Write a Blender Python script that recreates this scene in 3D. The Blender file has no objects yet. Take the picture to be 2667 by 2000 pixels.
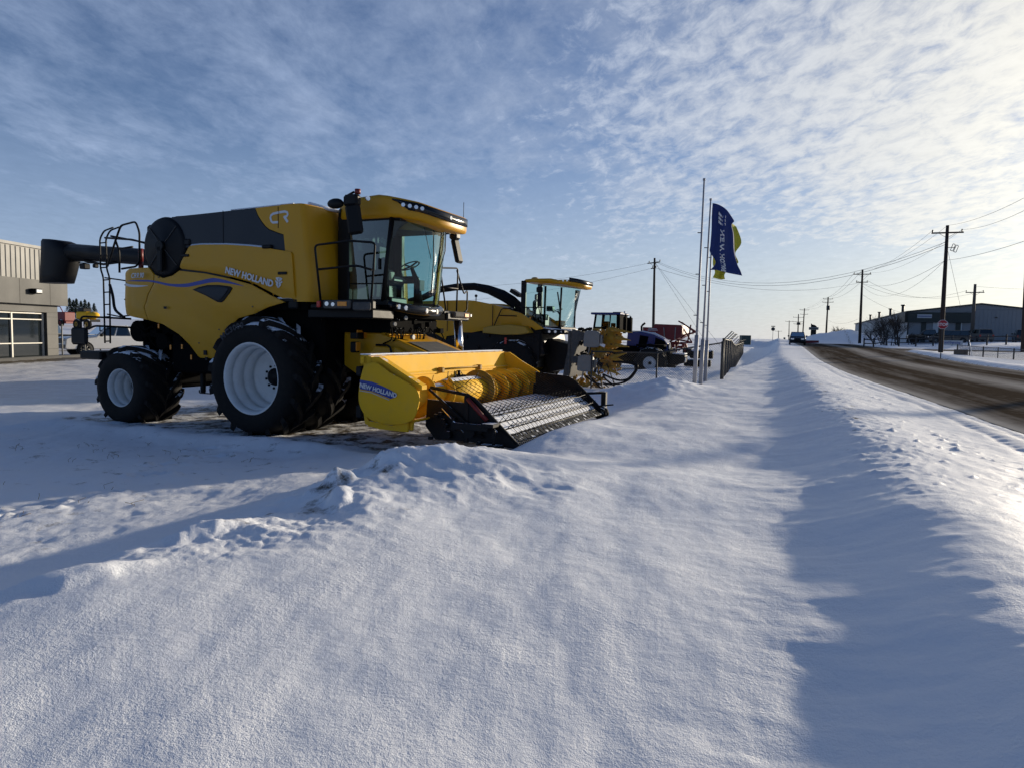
import bpy, bmesh, math, random
import numpy as np
from mathutils import Vector, Matrix
random.seed(7); RNG=np.random.default_rng(7)
SC=bpy.context.scene; COL=SC.collection
pi=math.pi; rad=math.radians
# ------------------------------------------------------------------ camera
CZ=1.65
FPX=1778.0
cam_d=bpy.data.cameras.new('camera'); cam_d.sensor_width=36; cam_d.lens=FPX/2667*36; cam_d.clip_start=.05; cam_d.clip_end=6000
cam=bpy.data.objects.new('camera',cam_d); COL.objects.link(cam); SC.camera=cam
_p=rad(4.18); _r=0.02
CF=Vector((0,math.cos(_p),-math.sin(_p))); _R0=Vector((1,0,0)); _U0=Vector((0,math.sin(_p),math.cos(_p)))
CU=math.cos(_r)*_U0-math.sin(_r)*_R0; CR=math.cos(_r)*_R0+math.sin(_r)*_U0
m=Matrix((CR,CU,-CF)).transposed().to_4x4(); m.translation=(0,0,CZ); cam.matrix_world=m
def at(x,y,Y):
    d=CF+(x-1333.5)/FPX*CR+(1000-y)/FPX*CU
    return Vector((0,0,CZ))+d*(Y/d.y)
# ------------------------------------------------------------------ noise
_perm=np.random.default_rng(3).permutation(4096); _gr=np.random.default_rng(4).uniform(0,2*pi,4096)
def pn(x,y):
    x=np.asarray(x,float); y=np.asarray(y,float)
    xi=np.floor(x).astype(int); yi=np.floor(y).astype(int); xf=x-xi; yf=y-yi
    def g(i,j,fx,fy):
        h=_gr[_perm[(_perm[i&4095]+j)&4095]]; return np.cos(h)*fx+np.sin(h)*fy
    u=xf*xf*xf*(xf*(xf*6-15)+10); v=yf*yf*yf*(yf*(yf*6-15)+10)
    a=g(xi,yi,xf,yf); b=g(xi+1,yi,xf-1,yf); c=g(xi,yi+1,xf,yf-1); d=g(xi+1,yi+1,xf-1,yf-1)
    return (a+(b-a)*u)*(1-v)+(c+(d-c)*u)*v
def fbm(x,y,o=4,g=.5):
    s=0; a=1
    for k in range(o): s=s+a*pn(x*2**k+17.3*k,y*2**k-9.1*k); a*=g
    return s
def ss(a,b,x):
    t=np.clip((np.asarray(x,float)-a)/(b-a),0,1); return t*t*(3-2*t)
def gs(x,w): return np.exp(-(x/w)**2)
# ------------------------------------------------------------------ terrain height
AL=rad(21); cA,sA=math.cos(AL),math.sin(AL)
def UV(x,y): return x*cA-y*sA, x*sA+y*cA
def XY(u,v): return u*cA+v*sA, -u*sA+v*cA
def redge(v): return 2.9+.8*(1-ss(8,36,v))
def zroad(v): return .3+.6*ss(45,90,v)+.15*ss(90,130,v)-.9*ss(150,420,v)
PILES=[(4.0,20.2,1.3,1.5,.50),(2.8,19.3,1.1,.9,.26),(at(2205,880,125).x,125,7,6,1.7),(at(2155,880,128).x,128,6,5,.8),(at(2235,880,120).x,118,5,5,1.0),(at(1985,880,150).x,150,5,5,1.1),(at(1965,880,150).x,148,3,4,.6),(at(2040,880,160).x,158,6,4,.3),(8.7,35.5,2.5,2,.35)]
HO=Vector((-3.89,13.98)); HA=rad(24); HF=Vector((math.cos(HA),-math.sin(HA))); HL=Vector((math.sin(HA),math.cos(HA)))
def H(x,y,full=True):
    x=np.asarray(x,float); y=np.asarray(y,float)
    u,v=UV(x,y); r=np.hypot(x,y); az=np.degrees(np.arctan2(x,y))
    w=fbm(u*.35,v*.22,3)
    # lot, plateau, ridge, road, field
    ue=u+.7*fbm(v*.25,u*.1+5,2)*ss(3,8,v)
    lot=-.12-.10*ss(-5,-8,u)
    # combine parking spot is lower
    px=(x-HO.x)*HF.x+(y-HO.y)*HF.y; py=(x-HO.x)*HL.x+(y-HO.y)*HL.y
    spot=ss(-7.5,-5.5,px)*(1-ss(4.2,5.8,px))*ss(-3.2,-2.2,py+.15*pn(px*1.3,px*.2))
    plat=.10+.03*w+.11*ss(-3.2,.2,u)
    z=lot+(plat-lot)*ss(-4.6,-2.6,ue)
    # berm pushed up by the plough, near the camera
    bc=-3.25+.25*pn(v*.6,3.3)
    bh=.30*(.55+.45*ss(-1,2.6,v))*(1-ss(6.4,8.4,v))+.05*ss(4.8,5.9,v)*(1-ss(6.7,7.7,v))
    du=u-bc
    berm=bh*np.where(du<0,gs(du,1.25),gs(du,2.3))
    z=z+berm
    # drift wrapping the front of the header
    z=z+.12*np.exp(-((u+3.0)/1.6)**2-((v-10.3)/1.6)**2)
    # hump behind the berm (lit valley, wind drift)
    z=z+.05*fbm(u*.5+3,v*.4,3)*ss(2.5,5,r)
    z=np.where(spot>0, z*(1-spot)+spot*(-.27+.02*pn(x*2,y*2)), z)
    # ridge at road shoulder
    zr=zroad(v)
    rc=1.30-.012*np.clip(v,0,60)+.18*pn(v*.5,7.7)+.10*pn(v*1.7,1.7)
    rh=(.21+.03*(1-ss(3.5,7.5,v)))*(1-.7*ss(20,60,v))+.03*pn(v*.45,2.2)*(1-ss(30,60,v))
    d=u-rc
    lift=(zr-.3)*ss(-2.5,.8,u)
    base=z+lift
    side=np.where(d<0,gs(d,.72),1)
    rz=zr+.02+rh*np.where(d<0,1,gs(d,1.1))
    zz=np.where(d<0, base+(rz-base)*side, rz)
    # road bed
    bed=zr-.06
    re_=redge(v); k=ss(re_-.35,re_+.35,u)*(1-ss(11.3,12.0,u)); zz=zz*(1-k)+bed*k
    # right side
    field=zr+.10+.10*gs(u-12.6,.7)+.15*ss(14,30,u)+.6*ss(75,100,v)*ss(13,26,u)+.05*fbm(u*.2,v*.2,3)
    kk=ss(11.6,12.3,u); zz=zz*(1-kk)+field*kk
    # side road bed
    k=ss(10,12,u)*ss(74.5,76,v)*(1-ss(85,86.5,v)); zz=zz*(1-k)+(zr-.02)*k
    # distant rise
    A=3.9*(1-ss(2,14,az))+.25
    A=A-.6*ss(-20,-36,az)
    far=ss(70,230,r)*A*(1-ss(8,15,az)*.9)+.5*ss(100,300,r)*fbm(x*.006,y*.006,3)
    zz=np.where(u<-4, zz*(1-ss(70,230,r)*1.0)+far, zz+0*zz)
    ridge_l=ss(-4,-9,u); 
    # piles
    for (X,Y,a,b,h) in PILES:
        q=((x-X)/a)**2+((y-Y)/b)**2
        zz=zz+h*np.exp(-q)*(1+.35*fbm(x*2.2/a,y*2.2/a,3))
    if full:
        # medium and small relief
        m_=1-ss(re_-.3,re_+.3,u)*(1-ss(11.3,12.0,u))
        zz=zz+m_*(.020*fbm(u*1.1,v*.8,3)+.010*fbm(u*2.8+.5*v,v*1.5,3))*(1-ss(40,90,r))
        # crust lumps and wind tails on ridge and berm crest
        rm=gs(d+.1,.5)*ss(4,9,v)*(1-ss(45,70,v))
        zz=zz+rm*(.022*np.abs(fbm(u*4+v*.5,v*2.6,4))+.016*fbm(u*9,v*7,3))
        tails=np.exp(-((d+.75)/.75)**2)
        zz=zz+tails*.013*fbm(u*.8+v*.3,v*2.6,4,.6)*(1-ss(45,70,v))
        lump=np.maximum(fbm(u*5.2+3,v*7.1,3)-.33,0)*.075*ss(-.7,-.2,d)*(1-ss(1.0,1.6,d))*(1-ss(40,60,v))*ss(4,8,v)
        zz=zz+lump
        zz=zz+.010*fbm(u*2.2,v*5,3)*ss(.2,.8,d)*(1-ss(2.6,3.0,u))*(1-ss(40,60,v))
        bm=gs(du,.55)*ss(2.2,3.5,v)*(1-ss(6.8,7.6,v))
        zz=zz+bm*(.09*np.maximum(fbm(u*1.7,v*1.7+4,3),-.1)+.025*np.abs(fbm(u*8,v*8,3)))
        # one broken chunk and gully on crest
        for (X,Y,a,b,h,t) in ((-1.42,5.5,.10,.07,.12,.5),(-1.30,5.1,.08,.35,.05,.25),(-1.25,5.85,.16,.14,-.06,.6),(-1.95,4.3,.5,.13,.08,.9),(-2.2,3.35,.35,.12,.07,.7),(-1.05,6.0,.16,.07,-.05,-.3)):
            dx=(x-X)*math.cos(t)+(y-Y)*math.sin(t); dy=-(x-X)*math.sin(t)+(y-Y)*math.cos(t)
            dxn=dx+.06*fbm(x*5,y*5,2); dyn=dy+.06*fbm(x*5+9,y*5,2)
            zz=zz+h*np.exp(-((dxn/a)**2+(dyn/b)**2)**1.5)
        dx=x+1.12+.08*fbm(y*3,x*3,2); dy=y-6.35-.15*(x+1.1)
        zz=zz+.19*np.exp(-np.abs(dx/np.where(dx<0,.26,.95))**1.4**2-(dy/np.where(dy<0,.75,.4))**2)*(1+.18*fbm(x*3.2,y*3.2,4))
        rz_=1-np.abs(fbm(u*1.3+1,v*1.7,4))*2.4
        zn=np.exp(-((x+.75)/1.2)**2-((y-6.1)/.75)**2)+.55*gs(du+.1,.8)*ss(2.2,3.5,v)*(1-ss(5.5,6.5,v))
        zz=zz+.050*zn*(rz_-.6)+.014*zn*np.abs(fbm(u*4.5,v*4.5,3))
        # rubble on lot near foot prints
        zz=zz+ss(-4.5,-5.5,u)*(1-ss(14,20,r))*(.03*np.abs(fbm(x*1.8,y*1.8,4)))
        # footprints
        for (X,Y,t) in ((-4.85,6.85,.5),(-4.45,7.25,.4),(-5.0,6.2,.6),(-4.7,6.5,.6),(-4.5,8.4,.1),(-4.6,9.1,.2),(-4.3,9.8,.2),(-4.7,10.4,.1)):
            dx=(x-X)*math.cos(t)+(y-Y)*math.sin(t); dy=-(x-X)*math.sin(t)+(y-Y)*math.cos(t)
            q=((dx)/.20)**2+(dy/.075)**2
            zz=zz-.09*np.exp(-q**2)+.03*np.exp(-(q-2.2)**2*1.5)
        # drift in front of the wheels
        zz=zz+.12*np.exp(-((py+3.0)/.38)**2)*ss(-5.2,-3.5,px)*(1-ss(2.2,3.6,px))*(1+.6*pn(px*1.1,.5))
        # tyre tracks on shoulder
        for c in (-.75,-.35):
            zz=zz-.022*gs(u-redge(v)-c+.12*np.sin(v*.3),.10)*(1+.5*np.sin(v*21))*ss(2,6,v)*(1-ss(30,50,v))
    return zz
def Hs(x,y): return float(H(np.array([x]),np.array([y]),False)[0])
# ------------------------------------------------------------------ materials
def newmat(name):
    m=bpy.data.materials.new(name); m.use_nodes=True; nt=m.node_tree; b=nt.nodes['Principled BSDF']; return m,nt,b
def N(nt,t,**k):
    n=nt.nodes.new(t)
    for a,v in k.items():
        if a.startswith('i_'): n.inputs[a[2:].replace('_',' ')].default_value=v
        else: setattr(n,a,v)
    return n
def ramp(nt,stops):
    n=nt.nodes.new('ShaderNodeValToRGB'); e=n.color_ramp.elements
    e[0].position=stops[0][0]; e[-1].position=stops[-1][0]
    for p,c in stops[1:-1]: e.new(p)
    for s,(p,c) in zip(e,stops): s.color=(c,c,c,1)
    return n
def mixc(nt,fac,a,b):
    n=nt.nodes.new('ShaderNodeMix'); n.data_type='RGBA'
    for sock,v in ((n.inputs[0],fac),(n.inputs[6],a),(n.inputs[7],b)):
        if hasattr(v,'is_output') or hasattr(v,'links'): nt.links.new(v,sock)
        elif isinstance(v,(tuple,list)): sock.default_value=tuple(v)+(1,) if len(v)==3 else v
        else: sock.default_value=v
    return n.outputs[2]
def mth(nt,op,a,b=None,clamp=False):
    n=nt.nodes.new('ShaderNodeMath'); n.operation=op; n.use_clamp=clamp
    for s,v in ((n.inputs[0],a),(n.inputs[1],b)):
        if v is None: continue
        if hasattr(v,'links'): nt.links.new(v,s)
        else: s.default_value=v
    return n.outputs[0]
def texc(nt,kind='Object',scale=(1,1,1)):
    t=nt.nodes.new('ShaderNodeTexCoord'); mp=nt.nodes.new('ShaderNodeMapping'); mp.inputs['Scale'].default_value=scale
    nt.links.new(t.outputs[kind],mp.inputs[0]); return mp.outputs[0]
def noise(nt,co,scale,detail=4,rough=.55):
    n=nt.nodes.new('ShaderNodeTexNoise'); n.inputs['Scale'].default_value=scale; n.inputs['Detail'].default_value=detail; n.inputs['Roughness'].default_value=rough
    nt.links.new(co,n.inputs['Vector']); return n.outputs['Fac']
def bump(nt,b,h,strength=.3,dist=.01,prev=None):
    n=nt.nodes.new('ShaderNodeBump'); n.inputs['Strength'].default_value=strength; n.inputs['Distance'].default_value=dist
    nt.links.new(h,n.inputs['Height'])
    if prev: nt.links.new(prev,n.inputs['Normal'])
    nt.links.new(n.outputs[0],b.inputs['Normal']); return n.outputs[0]
def snowtop(nt,b,col,amount,thr=.75,sc=6):
    """snow lying on upward faces"""
    g=nt.nodes.new('ShaderNodeNewGeometry'); s=nt.nodes.new('ShaderNodeSeparateXYZ'); nt.links.new(g.outputs['Normal'],s.inputs[0])
    no=noise(nt,g.outputs['Position'],sc,3)
    v=mth(nt,'ADD',s.outputs[2],mth(nt,'MULTIPLY',mth(nt,'SUBTRACT',no,.5),amount))
    f=mth(nt,'MULTIPLY',mth(nt,'SUBTRACT',v,thr),12,True)
    f=mth(nt,'MINIMUM',f,1)
    return mixc(nt,f,col,(.82,.84,.88)),f
MATS={}
def mat(name,c,rough=.5,metal=0,var=.12,vs=3,bmp=0,bs=40,snow=None,dirt=0,coat=0,spec=.5):
    if name in MATS: return MATS[name]
    m,nt,b=newmat(name); co=texc(nt)
    n1=noise(nt,co,vs,5)
    col=mixc(nt,n1,tuple(x*(1-var) for x in c),tuple(min(1,x*(1+var)) for x in c))
    if dirt:
        d=noise(nt,co,vs*2.3,6,.7); rr=ramp(nt,[(.48,0.),(.75,1.)]); nt.links.new(d,rr.inputs[0])
        col=mixc(nt,mth(nt,'MULTIPLY',rr.outputs[0],dirt),col,(.22,.19,.15))
    rf=mth(nt,'ADD',mth(nt,'MULTIPLY',n1,.2),rough-.1,True); nt.links.new(rf,b.inputs['Roughness'])
    if snow:
        col,f=snowtop(nt,b,col,snow[0],snow[1],snow[2] if len(snow)>2 else 6)
    nt.links.new(col,b.inputs['Base Color']); b.inputs['Metallic'].default_value=metal
    b.inputs['Specular IOR Level'].default_value=spec
    if coat: b.inputs['Coat Weight'].default_value=coat; b.inputs['Coat Roughness'].default_value=.08
    if bmp: bump(nt,b,noise(nt,co,bs,4),bmp,.02)
    MATS[name]=m; return m
def glassmat(name,tint,gl=.25,rough=.02,fs=.9):
    m=bpy.data.materials.new(name); m.use_nodes=True; nt=m.node_tree; nt.nodes.clear()
    o=nt.nodes.new('ShaderNodeOutputMaterial'); t=nt.nodes.new('ShaderNodeBsdfTransparent'); t.inputs[0].default_value=tint+(1,)
    g=nt.nodes.new('ShaderNodeBsdfGlossy'); g.inputs['Roughness'].default_value=rough; g.inputs[0].default_value=(.9,.95,.95,1)
    fr=nt.nodes.new('ShaderNodeFresnel'); fr.inputs[0].default_value=1.5
    f=mth(nt,'ADD',mth(nt,'MULTIPLY',fr.outputs[0],fs),gl*.1,True)
    mx=nt.nodes.new('ShaderNodeMixShader'); nt.links.new(f,mx.inputs[0]); nt.links.new(t.outputs[0],mx.inputs[1]); nt.links.new(g.outputs[0],mx.inputs[2]); nt.links.new(mx.outputs[0],o.inputs[0])
    MATS[name]=m; return m
# ------------------------------------------------------------------ mesh builder
class MB:
    def __init__(s): s.v=[]; s.f=[]; s.sm=[]; s.mi=[]; s.M=Matrix.Identity(4); s.k=0
    def add(s,vs,fs,smooth=False):
        o=len(s.v); s.v+= [tuple(s.M@Vector(p)) for p in vs]; s.f+=[tuple(i+o for i in f) for f in fs]; s.sm+=[smooth]*len(fs); s.mi+=[s.k]*len(fs); return s
    def box(s,x0,x1,y0,y1,z0,z1,M=None):
        vs=[(x,y,z) for x in (x0,x1) for y in (y0,y1) for z in (z0,z1)]
        if M: vs=[tuple(M@Vector(p)) for p in vs]
        return s.add(vs,[(0,1,3,2),(4,6,7,5),(0,4,5,1),(2,3,7,6),(0,2,6,4),(1,5,7,3)])
    def cbox(s,c,d,M=None): return s.box(c[0]-d[0]/2,c[0]+d[0]/2,c[1]-d[1]/2,c[1]+d[1]/2,c[2]-d[2]/2,c[2]+d[2]/2,M)
    def rbox(s,x0,x1,y0,y1,z0,z1,b=.02):
        """box with chamfered edges"""
        xs=((x0,x0+b),(x1,x1-b)); ys=((y0,y0+b),(y1,y1-b)); zs=((z0,z0+b),(z1,z1-b))
        vs=[]; ix={}
        for i in (0,1):
            for j in (0,1):
                for k in (0,1):
                    vs.append((xs[i][0],ys[j][1],zs[k][1])); ix[i,j,k,0]=len(vs)-1
                    vs.append((xs[i][1],ys[j][0],zs[k][1])); ix[i,j,k,1]=len(vs)-1
                    vs.append((xs[i][1],ys[j][1],zs[k][0])); ix[i,j,k,2]=len(vs)-1
        fs=[]
        for i in (0,1): fs.append(tuple(ix[i,j,k,0] for j,k in ((0,0),(0,1),(1,1),(1,0))))
        for j in (0,1): fs.append(tuple(ix[i,j,k,1] for i,k in ((0,0),(0,1),(1,1),(1,0))))
        for k in (0,1): fs.append(tuple(ix[i,j,k,2] for i,j in ((0,0),(0,1),(1,1),(1,0))))
        for i in (0,1):
            for j in (0,1): fs.append((ix[i,j,0,0],ix[i,j,1,0],ix[i,j,1,1],ix[i,j,0,1]))
        for i in (0,1):
            for k in (0,1): fs.append((ix[i,0,k,0],ix[i,1,k,0],ix[i,1,k,2],ix[i,0,k,2]))
        for j in (0,1):
            for k in (0,1): fs.append((ix[0,j,k,1],ix[1,j,k,1],ix[1,j,k,2],ix[0,j,k,2]))
        for i in (0,1):
            for j in (0,1):
                for k in (0,1): fs.append((ix[i,j,k,0],ix[i,j,k,1],ix[i,j,k,2]))
        return s.add(vs,fs)
    def tube(s,pts,r,n=8,closed=False,cap=True,sm=True):
        pts=[Vector(p) for p in pts]; L=len(pts); rs=r if hasattr(r,'__len__') else [r]*L
        vs=[]; prev=None
        for i,p in enumerate(pts):
            a=pts[(i-1)%L] if (closed or i>0) else p; b=pts[(i+1)%L] if (closed or i<L-1) else p
            t=(b-a)
            if t.length<1e-9: t=Vector((0,0,1))
            t.normalize()
            if prev is None:
                x=t.orthogonal().normalized()
            else:
                x=prev-t*prev.dot(t)
                if x.length<1e-6: x=t.orthogonal()
                x.normalize()
            prev=x; y=t.cross(x)
            for k in range(n):
                an=2*pi*k/n; vs.append(tuple(p+(x*math.cos(an)+y*math.sin(an))*rs[i]))
        fs=[]
        for i in range(L if closed else L-1):
            j=(i+1)%L
            for k in range(n): fs.append((i*n+k,i*n+(k+1)%n,j*n+(k+1)%n,j*n+k))
        s.add(vs,fs,sm)
        if cap and not closed: s.add(vs[:n],[tuple(range(n))[::-1]]); s.add(vs[-n:],[tuple(range(n))])
        return s
    def cyl(s,p,q,r,n=16,r2=None): return s.tube([p,q],[r,r if r2 is None else r2],n)
    def lathe(s,prof,c=(0,0,0),axis='y',n=32,sm=True,a0=0,a1=2*pi):
        """prof: (radius, along)"""
        full=abs(a1-a0-2*pi)<1e-6; m_=n if full else n+1; vs=[]
        for (r,h) in prof:
            for k in range(m_):
                a=a0+(a1-a0)*k/n; p,q=r*math.cos(a),r*math.sin(a)
                v={'y':(p,h,q),'z':(p,q,h),'x':(h,p,q)}[axis]; vs.append((v[0]+c[0],v[1]+c[1],v[2]+c[2]))
        fs=[]
        for i in range(len(prof)-1):
            for k in range(n if full else n): 
                k2=(k+1)%m_; fs.append((i*m_+k,i*m_+k2,(i+1)*m_+k2,(i+1)*m_+k))
        return s.add(vs,fs,sm)
    def prism(s,poly,a,b,plane='xz'):
        """extrude polygon (2d) between a and b on the remaining axis"""
        def P(p,h): return {'xz':(p[0],h,p[1]),'xy':(p[0],p[1],h),'yz':(h,p[0],p[1])}[plane]
        n=len(poly); vs=[P(p,a) for p in poly]+[P(p,b) for p in poly]
        return s.add(vs,[tuple(range(n)),tuple(range(2*n-1,n-1,-1))]+[(i,(i+1)%n,(i+1)%n+n,i+n) for i in range(n)])
    def loft(s,rings,closed=True,sm=True,cap=True):
        n=len(rings[0]); vs=[p for r in rings for p in r]; fs=[]
        for i in range(len(rings)-1):
            for k in range(n if closed else n-1): fs.append((i*n+k,i*n+(k+1)%n,(i+1)*n+(k+1)%n,(i+1)*n+k))
        s.add(vs,fs,sm)
        if cap and closed: s.add(rings[0],[tuple(range(n))[::-1]]); s.add(rings[-1],[tuple(range(n))])
        return s
    def sph(s,c,r,n=12,m_=8):
        prof=[(max(1e-4,math.sin(pi*i/m_)),-math.cos(pi*i/m_)) for i in range(m_+1)]; rr=r if hasattr(r,'__len__') else (r,r,r)
        o=len(s.v); s.lathe(prof,(0,0,0),'z',n)
        Mi=s.M.inverted()
        for i in range(o,len(s.v)):
            v=Mi@Vector(s.v[i]); s.v[i]=tuple(s.M@Vector((c[0]+v.x*rr[0],c[1]+v.y*rr[1],c[2]+v.z*rr[2])))
        return s
    def build(s,name,mats,parent=None,bevel=0,shade=None,solid=0):
        me=bpy.data.meshes.new(name); me.from_pydata(s.v,[],s.f)
        for m_ in (mats if isinstance(mats,(list,tuple)) else [mats]): me.materials.append(MATS[m_] if isinstance(m_,str) else m_)
        me.polygons.foreach_set('use_smooth',[(True if shade else x) for x in s.sm]); me.polygons.foreach_set('material_index',s.mi)
        bm=bmesh.new(); bm.from_mesh(me); bmesh.ops.remove_doubles(bm,verts=bm.verts,dist=1e-5); bmesh.ops.recalc_face_normals(bm,faces=bm.faces); bm.to_mesh(me); bm.free()
        o=bpy.data.objects.new(name,me); COL.objects.link(o)
        if parent: o.parent=parent
        if solid: md=o.modifiers.new('solid','SOLIDIFY'); md.thickness=solid; md.offset=0
        if bevel: md=o.modifiers.new('bevel','BEVEL'); md.width=bevel; md.segments=2; md.limit_method='ANGLE'; md.angle_limit=rad(35)
        return o
def tag(o,label=None,cat=None,group=None,kind=None):
    for k,v in (('label',label),('category',cat),('group',group),('kind',kind)):
        if v: o[k]=v
    return o
def empty(name,loc,rz=0,label=None,cat=None,group=None):
    o=bpy.data.objects.new(name,None); COL.objects.link(o); o.empty_display_size=.3; o.location=loc; o.rotation_euler=(0,0,rz); return tag(o,label,cat,group)
def copy_tree(o,parent=None,skip=()):
    c=o.copy(); COL.objects.link(c); c.parent=parent
    for ch in list(o.children): copy_tree(ch,c)
    return c
def text_mb(txt,size,M,depth=.004,bold=.0,parent=None,name='lettering',mt='white_decal',sx=1,spacing=1,align='LEFT',shear=0,warp=None):
    cu=bpy.data.curves.new('t','FONT'); cu.body=txt; cu.size=size; cu.offset=bold; cu.extrude=depth/2; cu.space_character=spacing; cu.align_x=align; cu.shear=shear; cu.resolution_u=3
    to=bpy.data.objects.new('t',cu); COL.objects.link(to); dg=bpy.context.evaluated_depsgraph_get(); me=bpy.data.meshes.new_from_object(to.evaluated_get(dg))
    bpy.data.objects.remove(to); bpy.data.curves.remove(cu)
    S_=Matrix.Diagonal((sx,1,1,1))
    for v in me.vertices:
        p=S_@v.co
        if warp: p=Vector(warp(p))
        v.co=M@p
    me.materials.clear(); me.materials.append(MATS[mt]); me.name=name
    o=bpy.data.objects.new(name,me); COL.objects.link(o)
    if parent: o.parent=parent
    return o
def frame(o,xd,yd):
    """matrix: text x along xd, text up along yd"""
    x=Vector(xd).normalized(); y=Vector(yd).normalized(); z=x.cross(y).normalized(); y=z.cross(x)
    M=Matrix((x,y,z)).transposed().to_4x4(); M.translation=o; return M
# ------------------------------------------------------------------ common materials
Y_=(.58,.29,.008)
mat('yellow_paint',Y_,.38,0,.07,1.2,spec=.28,coat=.06,dirt=.06)
mat('header_yellow',(.74,.42,.02),.7,0,.08,2,dirt=.15,snow=(.5,.93,8),spec=.15)
mat('worn_yellow',(.33,.19,.02),.6,0,.3,6,dirt=.6,spec=.2)
mat('black_paint',(.0045,.0045,.005),.5,0,.3,3,spec=.22)
mat('black_snow',(.006,.006,.007),.55,0,.3,3,snow=(.9,.92,9),spec=.22)
mat('gloss_black',(.005,.005,.006),.18,0,.2,3,spec=.5)
mat('dark_panel',(.014,.019,.027),.45,0,.1,2,spec=.3)
mat('grey_metal',(.085,.083,.08),.8,.0,.3,5,dirt=.5,spec=.15)
mat('chrome',(.7,.7,.72),.18,1,.05,3)
mat('rim_white',(.70,.71,.70),.45,0,.08,2,dirt=.22)
mat('white_decal',(.62,.64,.66),.4,0,.03,3)
mat('white_paint',(.75,.75,.75),.4,0,.04,3)
mat('blue_decal',(.012,.035,.28),.35,0,.05,3)
mat('red_paint',(.42,.012,.015),.4,0,.15,3)
mat('dark_red',(.16,.012,.012),.5,0,.2,3)
mat('blue_paint',(.004,.022,.14),.4,0,.1,3)
mat('amber',(.85,.30,.02),.25,0,.05,3)
mat('red_lens',(.5,.02,.01),.25,0,.05,3)
mat('lamp_lens',(.75,.76,.78),.12,.7,.05,3)
mat('wood_pole',(.028,.019,.016),.9,0,.35,1.5,bmp=.4,bs=30)
mat('grey_pole',(.10,.085,.072),.9,0,.3,1.5,bmp=.4,bs=30)
mat('galv',(.22,.22,.21),.6,.3,.2,6,dirt=.3)
mat('galv_dark',(.045,.045,.045),.6,.3,.15,6)
mat('pole_white',(.30,.30,.32),.55,.0,.05,3)
mat('matte_black',(.005,.005,.005),.95,0,.3,3,spec=.06)
mat('wire',(.02,.02,.022),.6)
mat('mesh_wire',(.10,.10,.10),.8,spec=.1)
mat('asphalt_dark',(.05,.05,.05),.8)
mat('snow_cap',(.84,.86,.90),.6,0,.02,3,bmp=.3,bs=30)
def tyremat():
    m,nt,b=newmat('tyre_rubber'); co=texc(nt); n1=noise(nt,co,9,5)
    col=mixc(nt,n1,(.004,.004,.0045),(.018,.016,.014))
    col,f=snowtop(nt,b,col,.8,.72,6)
    nt.links.new(col,b.inputs['Base Color']); b.inputs['Roughness'].default_value=.75; b.inputs['Specular IOR Level'].default_value=.2; bump(nt,b,noise(nt,co,60,3),.2,.01); MATS['tyre_rubber']=m
tyremat()
glassmat('cab_glass',(.52,.72,.70),.1)
glassmat('dark_glass',(.08,.10,.12),.3)
glassmat('tractor_glass',(.50,.66,.68),0,.02,.25)
glassmat('side_glass',(.13,.19,.21),.25)
# ------------------------------------------------------------------ world
SUN_AZ=52; SUN_EL=9.0   # azimuth clockwise from +Y
sd=Vector((math.sin(rad(SUN_AZ))*math.cos(rad(SUN_EL)),math.cos(rad(SUN_AZ))*math.cos(rad(SUN_EL)),math.sin(rad(SUN_EL))))
W=bpy.data.worlds.new('World'); SC.world=W; W.use_nodes=True; nt=W.node_tree; bg=nt.nodes['Background']
sky=nt.nodes.new('ShaderNodeTexSky'); sky.sky_type='NISHITA'; sky.sun_disc=False; sky.sun_elevation=rad(SUN_EL); sky.sun_rotation=rad(SUN_AZ); sky.air_density=1.0; sky.dust_density=.6; sky.ozone_density=2.0; sky.altitude=600
tc=nt.nodes.new('ShaderNodeTexCoord'); sp=nt.nodes.new('ShaderNodeSeparateXYZ'); nt.links.new(tc.outputs['Generated'],sp.inputs[0])
dz=mth(nt,'ADD',mth(nt,'MAXIMUM',sp.outputs[2],0),.10)
cb=nt.nodes.new('ShaderNodeCombineXYZ'); nt.links.new(mth(nt,'DIVIDE',sp.outputs[0],dz),cb.inputs[0]); nt.links.new(mth(nt,'DIVIDE',sp.outputs[1],dz),cb.inputs[1])
def wn(scale,rot,sc,det,ro,dist=0,off=(0,0,0)):
    mp=nt.nodes.new('ShaderNodeMapping'); mp.inputs['Rotation'].default_value=(0,0,rad(rot)); mp.inputs['Scale'].default_value=sc; mp.inputs['Location'].default_value=off
    nt.links.new(cb.outputs[0],mp.inputs[0]); n=nt.nodes.new('ShaderNodeTexNoise'); n.inputs['Scale'].default_value=scale; n.inputs['Detail'].default_value=det; n.inputs['Roughness'].default_value=ro; n.inputs['Distortion'].default_value=dist
    nt.links.new(mp.outputs[0],n.inputs[0]); return n.outputs['Fac']
big=wn(.55,25,(1,.45,1),4,.5,.3,(3.1,1.7,0))
rip=wn(13,38,(1,.6,1),7,.66,.35)
mid=wn(2.6,32,(1,.62,1),7,.66,.25,(5,2,0))
dt=nt.nodes.new('ShaderNodeVectorMath'); dt.operation='DOT_PRODUCT'; nt.links.new(tc.outputs['Generated'],dt.inputs[0]); dt.inputs[1].default_value=tuple(sd)
d01=mth(nt,'MAXIMUM',dt.outputs['Value'],0)
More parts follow.
